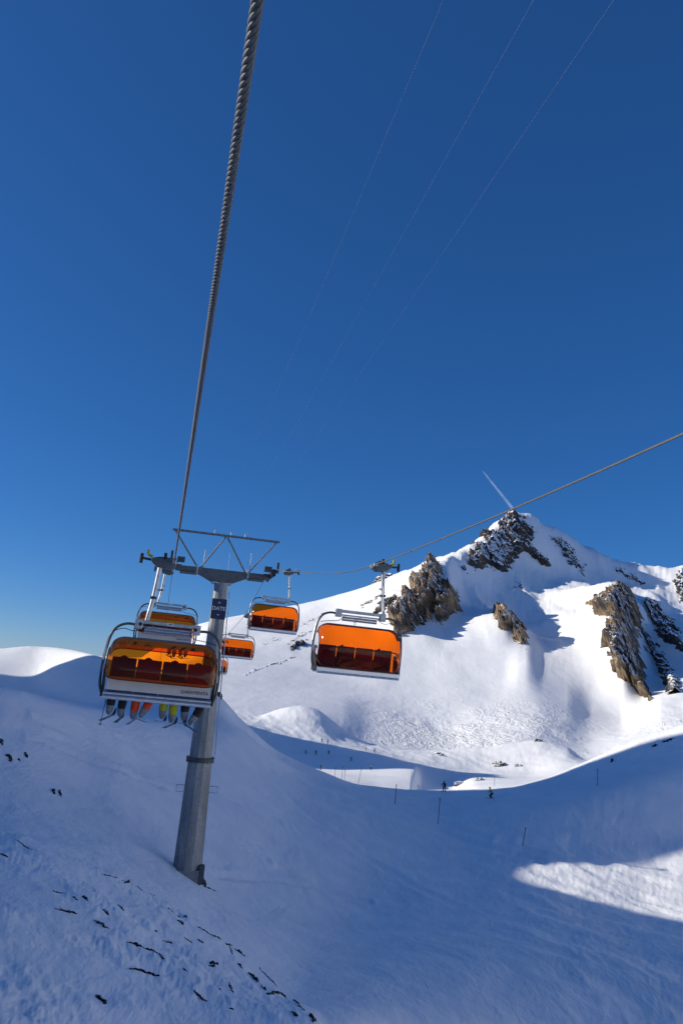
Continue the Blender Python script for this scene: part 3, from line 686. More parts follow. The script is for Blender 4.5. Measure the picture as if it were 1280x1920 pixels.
# top truss
M_TRUSS = simple('truss_steel', (0.17, 0.19, 0.2), 0.5, 0.4, 4, 0.25)
HT = H + 2.45
m = MB(); m.tube([(-3.75, 0, HT), (3.75, 0, HT)], 0.085, 8, phase=0.5); m.build('truss_beam', M_TRUSS, PY)
for a, b in (((-3.6, HT), (-1.75, H)), ((-1.55, H), (-0.06, HT - 0.1)), ((0.06, HT - 0.1), (1.55, H)), ((1.75, H), (3.6, HT))):
    m = MB(); m.tube([(a[0], 0, a[1]), (b[0], 0, b[1])], 0.065, 8, phase=0.5); m.build('truss_brace', M_TRUSS, PY)
for x in (-0.85, 0.3, 1.3):
    m = MB(); m.tube([(x, 0, HT + 0.05), (x, 0, HT + 0.3)], [0.06, 0.04], 8); m.build('wire_clamp', M_GALV, PY)
for x, h, r in ((-1.35, 1.25, 0.05), (-0.35, 1.25, 0.014), (0.35, 1.3, 0.014), (1.85, 1.4, 0.03), (1.65, 0.9, 0.02)):
    m = MB(); m.tube([(x, -0.15, H - 0.05), (x, -0.15, H + h)], [r, r * 0.7], 7); m.build('antenna', M_GALV, PY)
# sheave trains
for sx in (-1, 1):
    x = sx * aw
    sh = MB(); sh.box((x - sx * 0.10, 0, 0.08 + H), (0.10, 3.9, 0.24)); sh.box((x - sx * 0.30, 0, H - 0.1), (0.5, 0.5, 0.3))
    so = sh.build('sheave_train', M_DKST, PY, bevel=0.01)
    for k in range(6):
        y = -1.75 + 0.70 * k
        w = MB()
        zc = H + 0.30 - 0.265 - 0.008 * (k - 2.5) ** 2
        w.rings([[(x + dx, y + r * math.cos(2 * math.pi * j / 20), zc + r * math.sin(2 * math.pi * j / 20)) for j in range(20)]
                 for dx, r in ((-0.075, 0.20), (-0.075, 0.265), (-0.03, 0.225), (0.03, 0.225), (0.075, 0.265), (0.075, 0.20))])
        w.build('sheave', M_RUBBER, so, smooth=True)
    g = MB(); g.tube([(x + sx * 0.16, -1.95, H + 0.62), (x + sx * 0.16, -1.95, H + 0.05), (x - sx * 0.25, -1.95, H - 0.1)], 0.05, 8)
    g.box((x + sx * 0.18, -1.95, H + 0.3), (0.16, 0.12, 0.75)); g.box((x - sx * 0.45, -1.7, H + 0.18), (0.5, 0.4, 0.34))
    g.build('rope_catcher', M_DKST, so, bevel=0.015)
# name sign
sz = H - 2.75; sr = 0.75 + (0.46 - 0.75) * (sz - FL) / (H - 0.9 - FL)
m = MB(); m.box((0.0, -sr - 0.05, sz), (1.0, 0.05, 1.38)); sg = m.build('name_sign', M_NAVY, PY, bevel=0.01)
text_mesh('lettering', 'DATE', 0.36, M_WHITE, sg, (0.0, -sr - 0.082, sz + 0.02), (math.pi / 2, 0, 0))
m = MB(); m.prism([(-0.11, sz + 0.38), (0, sz + 0.50), (0.11, sz + 0.38), (0.06, sz + 0.38), (0, sz + 0.44), (-0.06, sz + 0.38)], -sr - 0.086, -sr - 0.078); m.build('sign_mark', M_ALU, sg)
m = MB(); m.prism([(-0.09, sz - 0.36), (0.09, sz - 0.36), (0.0, sz - 0.46)], -sr - 0.086, -sr - 0.078); m.build('sign_mark', M_ALU, sg)

# three thin wires from the truss to the pylon behind us
PYW = PY.matrix_world
for x, lab in ((-0.85, 'left of three thin wires crossing the sky to the pylon truss'), (0.3, 'middle of three thin wires crossing the sky to the pylon truss'), (1.3, 'right of three thin wires crossing the sky to the pylon truss')):
    top = Vector((TOWER.x, TOWER.y, 0)) + LIFT_N * x
    zt = tz - 0.6 + HT + 0.28
    m = MB(); pts = []
    for q in np.arange(0, 75, 1.0):
        t = q / 75
        pts.append(top - LIFT_D * float(q) + Vector((0, 0, zt - 4 * 0.75 * t * (1 - t) + 0.25 * t)))
    m.tube(pts, 0.0017, 6)
    tag(m.build('thin_wire', M_WIRE, smooth='all'), lab, 'wire', 'thin wires on the pylon truss')

# ------------------------------------------------------------------ chairs
def hood_mesh(parent, open_):
    P = (-0.05, -2.98); W = 1.43
    a0, a1 = (106, -48) if not open_ else (200, 40)
    ths = [math.radians(a0 + (a1 - a0) * k / 22) for k in range(23)]
    us = [-W + 2 * W * k / 40 for k in range(41)]
    def pt(u, th):
        e = max(0.0, (abs(u) - (W - 0.42)) / 0.42); sc = math.sqrt(max(0.0, 1 - e ** 2.4))
        k = 0.60 + 0.40 * sc
        ry, rz = 0.80, 0.84
        if not open_ and math.cos(th) > 0: ry = 0.74
        x = math.copysign(abs(u), u) if u else 0.0
        return Vector((x, P[0] + ry * k * math.cos(th), P[1] + rz * k * math.sin(th)))
    V = [pt(u, t) for u in us for t in ths]
    n = len(ths); fs = [(i * n + j, (i + 1) * n + j, (i + 1) * n + j + 1, i * n + j + 1) for i in range(len(us) - 1) for j in range(n - 1)]
    m = MB().add(V, fs); o = m.build('hood', M_HOOD_AMBER if open_ else M_HOOD, parent, smooth='all')
    rim = [pt(u, ths[0]) for u in us] + [pt(us[-1], t) for t in ths[1:]] + [pt(u, ths[-1]) for u in us[::-1][1:]] + [pt(us[0], t) for t in ths[::-1][1:]]
    MB().tube(rim, 0.016, 6).build('hood_rim', M_HRIM, o, smooth='all')
    return o
def make_chair(label, open_, group):
    c = empty('lift_chair'); tag(c, label, 'chairlift', group)
    # grip on the rope
    g = MB(); g.prism([(-0.62, -0.02), (-0.45, -0.16), (-0.10, -0.20), (0.06, -0.10), (0.07, 0.06), (-0.10, 0.13), (-0.42, 0.12), (-0.62, 0.06)], -0.16, 0.16)
    go = g.build('grip', M_ARM, c, bevel=0.03)
    g = MB(); g.box((0.0, 0, 0.0), (0.12, 0.62, 0.11)); g.build('grip_jaw', M_GALV, go, bevel=0.02)
    g = MB(); g.tube([(-0.55, 0, 0.02), (-0.88, 0, 0.04)], 0.035, 8); g.build('guide_arm', M_DKST, go)
    g = MB(); g.tube([(-0.90, 0, -0.10), (-0.90, 0, 0.17)], 0.05, 10); g.build('guide_roller', M_RUBBER, go, smooth=True)
    g = MB(); g.tube([(-0.60, -0.05, 0.10), (-0.74, -0.05, 0.16)], 0.04, 8); g.box((-0.74, -0.05, 0.22), (0.07, 0.07, 0.14)); g.build('coupling_lever', M_YELLOW, go)
    for yy in (-0.22, 0.22):
        g = MB(); g.rings([[(x, yy + 0.085 * math.cos(2 * math.pi * j / 14), 0.15 + 0.085 * math.sin(2 * math.pi * j / 14)) for j in range(14)] for x in (-0.30, -0.22)]); g.build('running_wheel', M_RUBBER, go)
    # hanger
    h = MB(); h.tube(curve_path([(-0.36, 0, -0.12), (-0.385, -0.01, -0.6), (-0.42, -0.02, -1.1), (-0.47, -0.02, -1.5), (-0.50, 0, -1.74)]), 0.062, 10)
    ho = h.build('hanger', M_GALV, c, smooth=True)
    h = MB(); h.tube([(-0.36, 0.10, -0.7), (-0.44, 0.10, -1.55)], 0.02, 6); h.tube([(-0.38, 0, -0.78), (-0.26, 0.02, -0.80)], 0.03, 6); h.build('damper', M_ALU, ho)
    h = MB(); h.box((-0.41, 0, -1.02), (0.16, 0.2, 0.07)); h.build('collar', M_DKST, ho)
    # top beam
    b = MB(); b.box((0, 0, -1.70), (1.74, 0.16, 0.09)); b.box((0, 0, -1.83), (1.40, 0.07, 0.05))
    for sx in (-1, 1): b.box((sx * 0.78, 0, -1.77), (0.20, 0.22, 0.26))
    bo = b.build('top_beam', M_GALV, c, bevel=0.015)
    b = MB(); b.tube([(-0.62, -0.10, -1.90), (0.62, -0.10, -1.90)], 0.038, 8); b.tube([(-0.62, -0.12, -1.98), (0.62, -0.12, -1.98)], 0.034, 8); b.build('spring_bar', M_ALU, bo, smooth=True)
    for sx in (-1, 1):
        b = MB(); b.tube([(sx * 0.74, -0.112, -1.77), (sx * 0.74, -0.125, -1.77)], 0.05, 12); b.build('dark_hole_disc', M_RUBBER, bo)  # flat black discs painting the dark inside the brackets' lightening holes
    b = MB(); b.box((0.05, -0.085, -1.70), (0.16, 0.01, 0.085)); b.build('number_plate', M_WHITE, bo)
    b = MB(); b.box((0.02, -0.093, -1.70), (0.02, 0.008, 0.06)); b.box((0.08, -0.093, -1.70), (0.02, 0.008, 0.06)); b.box((0.05, -0.093, -1.70), (0.05, 0.008, 0.018)); b.build('plate_mark', M_INK, bo)
    b = MB(); b.tube(curve_path([(0.55, -0.06, -1.86), (0.75, -0.08, -2.02), (1.05, -0.08, -2.06), (1.36, -0.05, -2.12)]), 0.012, 6); b.build('cable', M_RUBBER, bo)
    b = MB(); b.tube(curve_path([(-0.55, -0.06, -1.80), (-0.85, -0.08, -1.97), (-1.15, -0.08, -1.93), (-1.40, -0.05, -2.02)]), 0.012, 6); b.build('cable', M_RUBBER, bo)
    # side frames
    for sx in (-1, 1):
        f = MB(); f.tube(curve_path([(sx * 0.80, 0, -1.80), (sx * 1.08, 0, -1.79), (sx * 1.32, 0, -1.90), (sx * 1.46, -0.01, -2.15), (sx * 1.53, -0.03, -2.60), (sx * 1.55, -0.06, -3.05), (sx * 1.53, -0.05, -3.45), (sx * 1.44, 0.02, -3.72)]), 0.036, 9)
        fo = f.build('side_frame', M_TUBE, c, smooth='all')
        f = MB(); f.prism([(-0.5, -3.02), (-0.36, -3.0), (0.25, -3.38), (0.30, -3.70), (-0.42, -3.74)], -0.02, 0.02)
        so = f.build('side_panel', M_BLACK, c, bevel=0.008); so.rotation_euler = (0, 0, math.pi / 2); so.location = (sx * 1.44, 0, 0)
        f = MB(); f.box((sx * 1.49, -0.02, -3.02), (0.09, 0.16, 0.20)); f.tube([(sx * 1.55, -0.02, -2.98), (sx * 1.40, -0.02, -2.98)], 0.05, 10); f.build('hood_pivot', M_GALV, fo, bevel=0.01)
        f = MB(); f.tube([(sx * 1.50, -0.10, -2.2), (sx * 1.56, -0.12, -2.8)], 0.022, 6); f.build('gas_strut', M_ALU, fo)
    # seat shell
    for k in range(4):
        x = -0.99 + 0.66 * k
        s_ = MB(); s_.box((x, 0.02, -3.64), (0.63, 0.56, 0.10)); s_.build('seat', M_BLACK, c, bevel=0.035)
        s_ = MB(); bh = 0.90 if open_ else 0.74
        s_.box((x, -0.36, -3.59 + bh / 2), (0.63, 0.09, bh), rot=Matrix.Rotation(math.radians(-10), 3, 'X')); s_.build('backrest', M_BLACK if k % 2 == 0 else M_MAROON, c, bevel=0.035)
    s_ = MB(); s_.box((0, 0.02, -3.72), (2.72, 0.62, 0.05)); s_.build('seat_pan', M_TUBE, c, bevel=0.01)
    s_ = MB(); s_.box((0, 0.35, -3.70), (2.84, 0.10, 0.15)); s_.tube([(-1.42, 0.36, -3.80), (1.42, 0.36, -3.80)], 0.035, 8); s_.build('front_rail', M_ALU, c, bevel=0.02)
    rp = MB(); rp.box((0, -0.482, -3.375), (2.68, 0.035, 0.34), rot=Matrix.Rotation(math.radians(-7), 3, 'X')); po = rp.build('back_panel', M_PANEL, c, bevel=0.01)
    s_ = MB(); s_.box((0, -0.475, -3.57), (2.72, 0.05, 0.035)); s_.build('stripe', M_BLUE, po)
    for zz, rr in ((-3.635, 0.042), (-3.735, 0.055)):
        s_ = MB(); s_.tube([(-1.40, -0.46, zz), (1.40, -0.46, zz)], rr, 10); s_.build('rear_rail', M_ALU, c, smooth=True)
    text_mesh('lettering', 'GARAVENTA', 0.125, M_INK, po, (0.93, -0.4815 - 0.028, -3.43), (math.pi / 2 - math.radians(7), 0, 0))
    # safety bar with its two posts
    sb = MB(); sb.tube(curve_path([(-1.27, 0.40, -3.12), (-1.24, 0.42, -2.99), (-1.12, 0.43, -2.95), (0, 0.43, -2.95), (1.12, 0.43, -2.95), (1.24, 0.42, -2.99), (1.27, 0.40, -3.12)], 5), 0.020, 7)
    sbo = sb.build('safety_bar', M_BLACK, c, smooth='all')
    for x in (-0.62, 0.66):
        sb = MB(); sb.box((x, 0.43, -3.14), (0.075, 0.05, 0.58)); sb.build('bar_post', M_BLACK, sbo, bevel=0.015)
    hood_mesh(c, open_)
    for ch in c.children:                            # the chair hangs a little inboard of its hanger
        if not ch.name.startswith(('grip', 'hanger')): ch.location.x += 0.10 if open_ else 0.32
    return c
CH_GROUP = 'lift chairs on the ropes'
proto_closed = make_chair('nearest empty lift chair with closed orange hood, in front of the mountain', False, CH_GROUP)
proto_closed.matrix_world = lift_matrix(line_pt(1, -27.2, -0.02), False, -0.6)
proto_open = make_chair('large loaded lift chair seen from behind with raised amber hood', True, CH_GROUP)
S_NEAR = -30.8
proto_open.matrix_world = lift_matrix(line_pt(-1, S_NEAR, -0.02), True, 1.0)
for side, sd, lab, roll in ((1, -6.4, 'second nearest empty lift chair with orange hood, right beside the pylon crossarm', -0.8),
                            (1, 15.0, 'third empty lift chair with orange hood, just right of the pylon', -0.8),
                            (1, 40.0, 'farthest empty lift chair, partly hidden behind the pylon', -0.5)):
    c = copy_tree(proto_closed); c['label'] = lab; c.matrix_world = lift_matrix(line_pt(side, sd, -0.02), False, roll)
c = copy_tree(proto_open); c['label'] = 'amber-hooded lift chair on the left rope, above and behind the large one'
c.matrix_world = lift_matrix(line_pt(-1, -12.6, -0.02), True, 0.8)
SECOND = c

# ------------------------------------------------------------------ people
CLOTH = {}
def cloth(name, col, rough=0.8):
    if name not in CLOTH: CLOTH[name] = simple(name, col, rough, 0, 40, 0.2, 0.2)
    return CLOTH[name]
M_SKIN = simple('skin', (0.50, 0.30, 0.22), 0.6)
M_BOOT = simple('boot_plastic', (0.20, 0.21, 0.24), 0.4, 0, 15, 0.5)
M_GOGGLE = simple('goggle_lens', (0.03, 0.03, 0.05), 0.15)
M_SKI = simple('ski_dark', (0.03, 0.035, 0.05), 0.35, 0, 8, 0.5)
M_SKIP = simple('ski_pale', (0.55, 0.56, 0.6), 0.35, 0, 8, 0.3)
def skin_body(name, joints, edges, mats, classify, parent, level=1):
    """one continuous body grown over a skeleton; faces take the clothing of the nearest limb"""
    keys = list(joints); vs = [joints[k][0] for k in keys]; ids = {k: i for i, k in enumerate(keys)}
    me = bpy.data.meshes.new(name); me.from_pydata(vs, [(ids[a], ids[b]) for a, b in edges], [])
    o = bpy.data.objects.new(name, me); COL.objects.link(o)
    sk = o.modifiers.new('skin', 'SKIN'); sk.use_smooth_shade = True
    for k in keys:
        d = me.skin_vertices[0].data[ids[k]]; r = joints[k][1]; d.radius = r if isinstance(r, tuple) else (r, r)
        d.use_root = (k == 'pelvis')
    sb = o.modifiers.new('sub', 'SUBSURF'); sb.levels = level; sb.render_levels = level
    bpy.context.view_layer.update()
    me2 = bpy.data.meshes.new_from_object(o.evaluated_get(bpy.context.evaluated_depsgraph_get()))
    bpy.data.objects.remove(o)
    me2.materials.clear()
    for m in mats: me2.materials.append(m)
    segs = [(Vector(joints[a][0]), Vector(joints[b][0]), classify(a, b)) for a, b in edges]
    for p in me2.polygons:
        c = p.center; best = None
        for a, b, ci in segs:
            ab = b - a; t = max(0, min(1, (c - a).dot(ab) / max(ab.length_squared, 1e-9))); d = (c - a - ab * t).length
            if best is None or d < best[0]: best = (d, ci)
        p.material_index = best[1]; p.use_smooth = True
    return link(name, me2, None, parent)
EDGES = [('pelvis', 'belly'), ('belly', 'chest'), ('chest', 'neck'), ('neck', 'head'), ('head', 'crown')]
for _s in 'lr':
    EDGES += [('chest', 'shoulder' + _s), ('shoulder' + _s, 'elbow' + _s), ('elbow' + _s, 'wrist' + _s), ('wrist' + _s, 'hand' + _s),
              ('pelvis', 'hip' + _s), ('hip' + _s, 'knee' + _s), ('knee' + _s, 'cuff' + _s), ('cuff' + _s, 'ankle' + _s), ('ankle' + _s, 'toe' + _s)]
RAD = {'pelvis': 0.15, 'belly': 0.145, 'chest': (0.17, 0.14), 'neck': 0.065, 'head': 0.095, 'crown': 0.075, 'shoulder': 0.085, 'elbow': 0.062, 'wrist': 0.048, 'hand': 0.05,
       'hip': 0.115, 'knee': 0.085, 'cuff': 0.075, 'ankle': 0.068, 'toe': 0.05}
def classify(a, b):
    n = (a[:-1] if a[-1] in 'lr' and a not in ('neck', 'chest') else a, b[:-1] if b[-1] in 'lr' else b)
    if b in ('head', 'crown'): return 3
    if b.startswith(('hand',)): return 4
    if b.startswith(('ankle', 'toe')): return 2
    if b.startswith(('hip', 'knee', 'cuff')): return 1
    return 0
def body(name, J, jacket, pants, boots, parent, glove=None, level=1, stout=1.0):
    joints = {}
    for k, p in J.items():
        base = k if k in RAD else k[:-1]
        r_ = RAD[base]
        if base in ('knee', 'cuff', 'ankle', 'toe'): r_ *= stout if base in ('knee', 'cuff') else 0.5 + 0.5 * stout
        joints[k] = (p, r_)
    return skin_body(name, joints, EDGES, [jacket, pants, boots, M_SKIN, glove or M_BLACK], classify, parent, level)
def helmet(parent, c, fwd, mat, r=0.135):
    m = MB(); m.ell(c, (r * 0.92, r * 1.08, r), 14, 7, -0.35, 1.0); m.build('helmet', mat, parent, smooth='all')
    g = MB(); c = Vector(c); f = Vector(fwd).normalized()
    rgt = f.cross(Vector((0, 0, 1))).normalized()
    pts = [c + f * (0.125 * math.cos(a)) + rgt * (0.118 * math.sin(a)) + Vector((0, 0, -0.028)) for a in (-1.1, -0.6, 0, 0.6, 1.1)]
    g.tube(pts, 0.036, 6); g.build('goggles', M_GOGGLE, parent, smooth='all')
def ski(parent, c, fwd, mat, length=1.68, width=0.085, lift=0.16):
    f = Vector(fwd).normalized(); rgt = f.cross(Vector((0, 0, 1))).normalized(); up = rgt.cross(f)
    c = Vector(c); R = []
    for k in range(13):
        t = -0.5 + k / 12; y = t * length
        w = width * (0.52 if abs(t) < 0.2 else 0.62) * (1.0 if t < 0.40 else max(0.25, 1 - (t - 0.40) / 0.12))
        z = max(0.0, t - 0.34) ** 2 * lift / 0.0256
        p = c + f * y + up * z
        R.append([p - rgt * w * 0.9, p + rgt * w * 0.9, p + rgt * w * 0.9 + up * 0.014, p - rgt * w * 0.9 + up * 0.014])
    MB().rings(R).build('ski', mat, parent)
    return c
def ski_pole(parent, a, b):
    m = MB(); a = Vector(a); b = Vector(b); m.tube([a, b], [0.011, 0.008], 6); m.tube([a, a + (b - a) * 0.1], 0.019, 7)
    q = b - (b - a) * 0.06; m.tube([q, q + (b - a) * 0.012], 0.05, 8); m.build('ski_pole', M_DKST, parent)

def rider(chair, x, label, jacket, pants, hat, feet, ski_mat, parts=True, yaw=(0.1, -0.1)):
    """seated in a chair; feet = ((knee x, foot x), (knee x, foot x)) from the seat centre"""
    p = empty('person', mat4=chair.matrix_world @ Matrix.Translation((x + 0.10, 0, -3.60)))
    tag(p, label, 'person', 'people riding the lift')
    J = {'pelvis': (0, -0.12, 0.13), 'belly': (0, -0.15, 0.30), 'chest': (0, -0.17, 0.50), 'neck': (0, -0.15, 0.66), 'head': (0, -0.12, 0.76), 'crown': (0, -0.12, 0.88)}
    for s_, sg, (kx, fx) in zip('lr', (-1, 1), feet):
        J['shoulder' + s_] = (sg * 0.19, -0.17, 0.55); J['elbow' + s_] = (sg * 0.25, -0.03, 0.33); J['wrist' + s_] = (sg * 0.17, 0.19, 0.29); J['hand' + s_] = (sg * 0.13, 0.28, 0.28)
        J['hip' + s_] = (sg * 0.11, -0.05, 0.10); J['knee' + s_] = (kx, 0.36, 0.07); t = 0.62; dy = 0.13 * math.sin(9 * fx + 5 * x); dz = 0.05 * math.cos(13 * fx + 3 * x)
        J['cuff' + s_] = (kx + (fx - kx) * t, 0.40 + 0.6 * dy, -0.42 + dz); J['ankle' + s_] = (fx, 0.42 + dy, -0.57 + dz); J['toe' + s_] = (fx, 0.60 + dy, -0.63 + dz)
    body('body', J, jacket, pants, M_BOOT, p, level=2, stout=1.62)
    helmet(p, (0, -0.12, 0.83), (0, 1, 0), hat)
    if parts:
        for (kx, fx), yw in zip(feet, yaw):
            dy = 0.13 * math.sin(9 * fx + 5 * x); dz = 0.05 * math.cos(13 * fx + 3 * x)
            ski(p, (fx, 0.50 + dy, -0.735 + dz), (math.sin(yw * 1.6), math.cos(yw * 1.6), 0.06 * math.sin(17 * fx + x)), ski_mat)
    return p
C_BLACK = cloth('cloth_black', (0.012, 0.013, 0.02)); C_ORANGE = cloth('cloth_orange', (0.75, 0.07, 0.015)); C_LIME = cloth('cloth_lime', (0.42, 0.44, 0.012))
C_NAVY = cloth('cloth_navy', (0.015, 0.025, 0.07)); C_RED = cloth('cloth_red', (0.35, 0.02, 0.02)); C_GREY = cloth('cloth_grey', (0.12, 0.13, 0.15))
NEAR = proto_open
rider(NEAR, -1.02, 'lift rider in black trousers at the left end of the large chair', C_BLACK, C_BLACK, C_GREY, ((-0.16, -0.19), (0.14, 0.10)), M_SKI, yaw=(0.10, 0.04))
r2 = rider(NEAR, -0.38, 'lift rider in bright orange trousers on the large chair', C_RED, C_ORANGE, C_BLACK, ((-0.15, -0.20), (0.26, 0.02)), M_SKIP, yaw=(0.06, -0.14))
rider(NEAR, 0.32, 'lift rider in lime green trousers on the large chair', C_GREY, C_LIME, C_BLACK, ((-0.12, -0.13), (0.15, 0.14)), M_SKI, yaw=(0.10, 0.13))
r4 = rider(NEAR, 0.95, 'lift rider in black trousers with one leg slanted, right end of the large chair', C_NAVY, C_BLACK, C_BLACK, ((-0.18, -0.17), (0.34, 0.02)), M_SKI, yaw=(0.08, -0.12))
for p, a, b in ((r2, (-0.95, 0.30, -0.25), (-1.0, 0.34, -0.92)), (r4, (-0.02, 0.34, 0.25), (-0.10, 0.42, -0.78))): ski_pole(p, a, b)
rider(SECOND, 0.45, 'lift rider with dark helmet on the second amber-hooded chair, left one', C_NAVY, C_BLACK, C_BLACK, ((-0.13, -0.13), (0.13, 0.13)), M_SKI)
rider(SECOND, 1.02, 'lift rider with dark helmet on the second amber-hooded chair, right one', C_GREY, C_BLACK, C_BLACK, ((-0.13, -0.13), (0.13, 0.13)), M_SKI)

def skier(x, y, label, jacket, pants, hat, face, rmin, stance=0.0, lvl=1):
    g = ground_hit(x, y, rmin)
    p = empty('person', mat4=Matrix.Translation(g) @ Matrix.Rotation(face, 4, 'Z')); tag(p, label, 'person', 'skiers on the piste')
    b = 0.10 + 0.12 * stance
    J = {'pelvis': (0, -0.12 * (1 + stance), 0.92 - b), 'belly': (0, -0.06, 1.08 - b), 'chest': (0, 0.06 + 0.1 * stance, 1.30 - b), 'neck': (0, 0.12 + 0.1 * stance, 1.47 - b), 'head': (0, 0.16 + 0.1 * stance, 1.58 - b), 'crown': (0, 0.17 + 0.1 * stance, 1.70 - b)}
    for s_, sg in zip('lr', (-1, 1)):
        J['shoulder' + s_] = (sg * 0.19, 0.05 + 0.1 * stance, 1.36 - b); J['elbow' + s_] = (sg * 0.32, 0.10, 1.12 - b); J['wrist' + s_] = (sg * 0.30, 0.34, 1.02 - b); J['hand' + s_] = (sg * 0.29, 0.42, 1.00 - b)
        J['hip' + s_] = (sg * 0.10, -0.10 * (1 + stance), 0.86 - b); J['knee' + s_] = (sg * 0.14, 0.12 + 0.1 * stance, 0.48 - 0.5 * b); J['cuff' + s_] = (sg * 0.15, 0.03, 0.24); J['ankle' + s_] = (sg * 0.15, -0.04, 0.10); J['toe' + s_] = (sg * 0.15, 0.16, 0.07)
    body('body', J, jacket, pants, M_BLACK, p, level=lvl)
    helmet(p, (0, 0.17 + 0.1 * stance, 1.65 - b), (0, 1, 0), hat)
    for sg in (-1, 1):
        ski(p, (sg * 0.15, 0.05, 0.02), (0, 1, 0), M_SKI)
        ski_pole(p, (sg * 0.29, 0.42, 1.03 - b), (sg * 0.42, 0.05, 0.02))
    return p
C_YEL = cloth('cloth_yellow', (0.35, 0.33, 0.06))
skier(832, 1485, 'nearest skier in dark clothes standing on the piste crest', C_NAVY, C_BLACK, C_BLACK, 2.6, 100, 0, 2)
skier(920, 1497, 'nearest skier in pale yellow jacket crouching on the piste', C_YEL, C_BLACK, C_YEL, 1.9, 70, 0.9, 2)
FAR = [(573, 1414, 'leftmost far skier bent low on the shaded piste', C_NAVY, 1.3, 1.0), (592, 1416, 'far skier, second from the left on the shaded piste', C_BLACK, 0.3, 0.2),
       (616, 1415, 'far skier, third from the left on the shaded piste', C_NAVY, 2.9, 0.5), (601, 1444, 'far skier at the left tip of the sunlit snow patch', C_BLACK, 0.8, 0.2),
       (658, 1428, 'lone far skier in the middle of the shaded piste', C_BLACK, 2.2, 0.3), (695, 1444, 'far skier on the upper edge of the sunlit snow patch', C_GREY, 2.0, 0.2),
       (603, 1392, 'far skier on the sunlit edge, upper left one of a pair', C_BLACK, 1.0, 0.2), (614, 1396, 'far skier on the sunlit edge, lower right one of a pair', C_NAVY, 0.6, 0.1),
       (686, 1408, 'far skier near the dune shadow, left one of a pair', C_GREY, 1.7, 0.2), (702, 1411, 'far skier near the dune shadow, right one of a pair', C_BLACK, 2.4, 0.1)]
for x, y, lab, jk, fc, st in FAR: skier(x, y, lab, jk, C_BLACK, C_BLACK, fc, 140, st, 1)

# ------------------------------------------------------------------ piste poles
M_POLE = simple('pole_dark', (0.05, 0.035, 0.05), 0.6)
for x, y, top, rmin, lab in ((740, 1508, 1476, 60, 'marker pole on the near slope left of the two nearest skiers'), (821, 1545, 1504, 60, 'marker pole on the near slope below the dark standing skier'),
        (979, 1586, 1557, 60, 'leaning marker pole at the tip of the sunlit strip'), (1119, 1475, 1448, 60, 'marker pole on the shaded right-hand slope'),
        (926, 1473, 1459, 140, 'thin marker pole on sunlit snow above the yellow skier'), (783, 1481, 1473, 140, 'short marker pole on the shaded bank right of the sunlit patch'),
        (627, 1458, 1441, 140, 'first marker pole from the left on the sunlit patch'), (640, 1464, 1441, 140, 'second marker pole from the left on the sunlit patch'),
        (645, 1464, 1446, 140, 'third marker pole from the left on the sunlit patch'), (671, 1470, 1442, 140, 'leaning marker pole, fourth on the sunlit patch')):
    g = ground_hit(x, y, rmin); r = math.hypot(g.x, g.y)
    hgt = (y - top) * r / F * 1.02
    lean = 0.16 if 'leaning' in lab else 0.02
    m = MB(); m.tube([(0, 0, -0.3), (0, 0, hgt * 0.86)], 0.032 + r * 0.00010, 7); m.tube([(0, 0, hgt * 0.86), (0, 0, hgt)], 0.045 + r * 0.00012, 7)
    o = m.build('marker_pole', M_POLE, smooth=True); o.location = g; o.rotation_euler = (0, lean, 0)
    tag(o, lab, 'pole', 'piste marker poles')

# ------------------------------------------------------------------ rocks breaking through the near snow
rng = random.Random(7)
def slab(x0, y0, x1, y1, w, label, group, rmin=8.0):
    """a thin jagged rock edge lying along the ground between two sight lines; w = its width in photograph pixels"""
    A = ground_hit(x0, y0, rmin); B = ground_hit(x1, y1, rmin); L = (B - A).length; r = math.hypot(A.x, A.y)
    wd = w * r / F * 0.95; n = max(4, min(16, int(L / max(wd, 0.05) * 1.6) + 3)); M = (A + B) / 2
    ax = (B - A).normalized(); sd = ax.cross(Vector((0, 0, 1))).normalized(); R = []
    for k in range(n + 1):
        t = k / n; p = A + (B - A) * t; p.z = ground_z(p.x, p.y)
        q = wd * (0.25 + 0.75 * math.sin(math.pi * min(1, max(0.06, t * 1.02))) ** 0.6) * rng.uniform(0.45, 1.15)
        jog = sd * rng.uniform(-0.5, 0.5) * wd
        R.append([p + jog - sd * q * 0.8 + Vector((0, 0, -0.12 - q * 0.2)), p + jog - sd * q * 0.45 + Vector((0, 0, q * rng.uniform(0.35, 0.8))),
                  p + jog + sd * q * rng.uniform(0.0, 0.4) + Vector((0, 0, q * rng.uniform(0.4, 0.95))), p + jog + sd * q * 0.8 + Vector((0, 0, -0.12 - q * 0.2))])
    m = MB(); m.rings([[v - M for v in ring] for ring in R])
    o = m.build('rock', M_ROCK); o.location = M; return tag(o, label, 'rock', group)
G1 = 'thin rocks in the near snow'
NAMED = [(104, 1706, 144, 1714, 6, 'long dark rock edge, first in the crusted snow at lower left'), (175, 1727, 205, 1745, 6, 'slanting dark rock left of the rock ridge line'),
         (243, 1817, 301, 1832, 6, 'longest dark rock edge at the bottom, below the rock chain'), (182, 1867, 195, 1884, 9, 'stubby dark stone lowest in the left snow'),
         (363, 1860, 387, 1880, 5, 'hooked dark rock near the bottom centre'), (393, 1813, 404, 1806, 9, 'rounded stone beside the rock ridge line'),
         (583, 1903, 589, 1919, 8, 'dark stone at the lower end of the rock ridge line'), (500, 1864, 536, 1870, 6, 'thick rock edge low on the rock ridge line'),
         (97, 1481, 101, 1490, 5, 'left one of two small stones high on the shaded slope'), (110, 1484, 114, 1494, 5, 'right one of two small stones high on the shaded slope'),
         (0, 1386, 4, 1397, 6, 'dark stone cut by the left edge of the picture'), (379, 1648, 382, 1662, 6, 'dark stake-like stone at the foot of the pylon')]
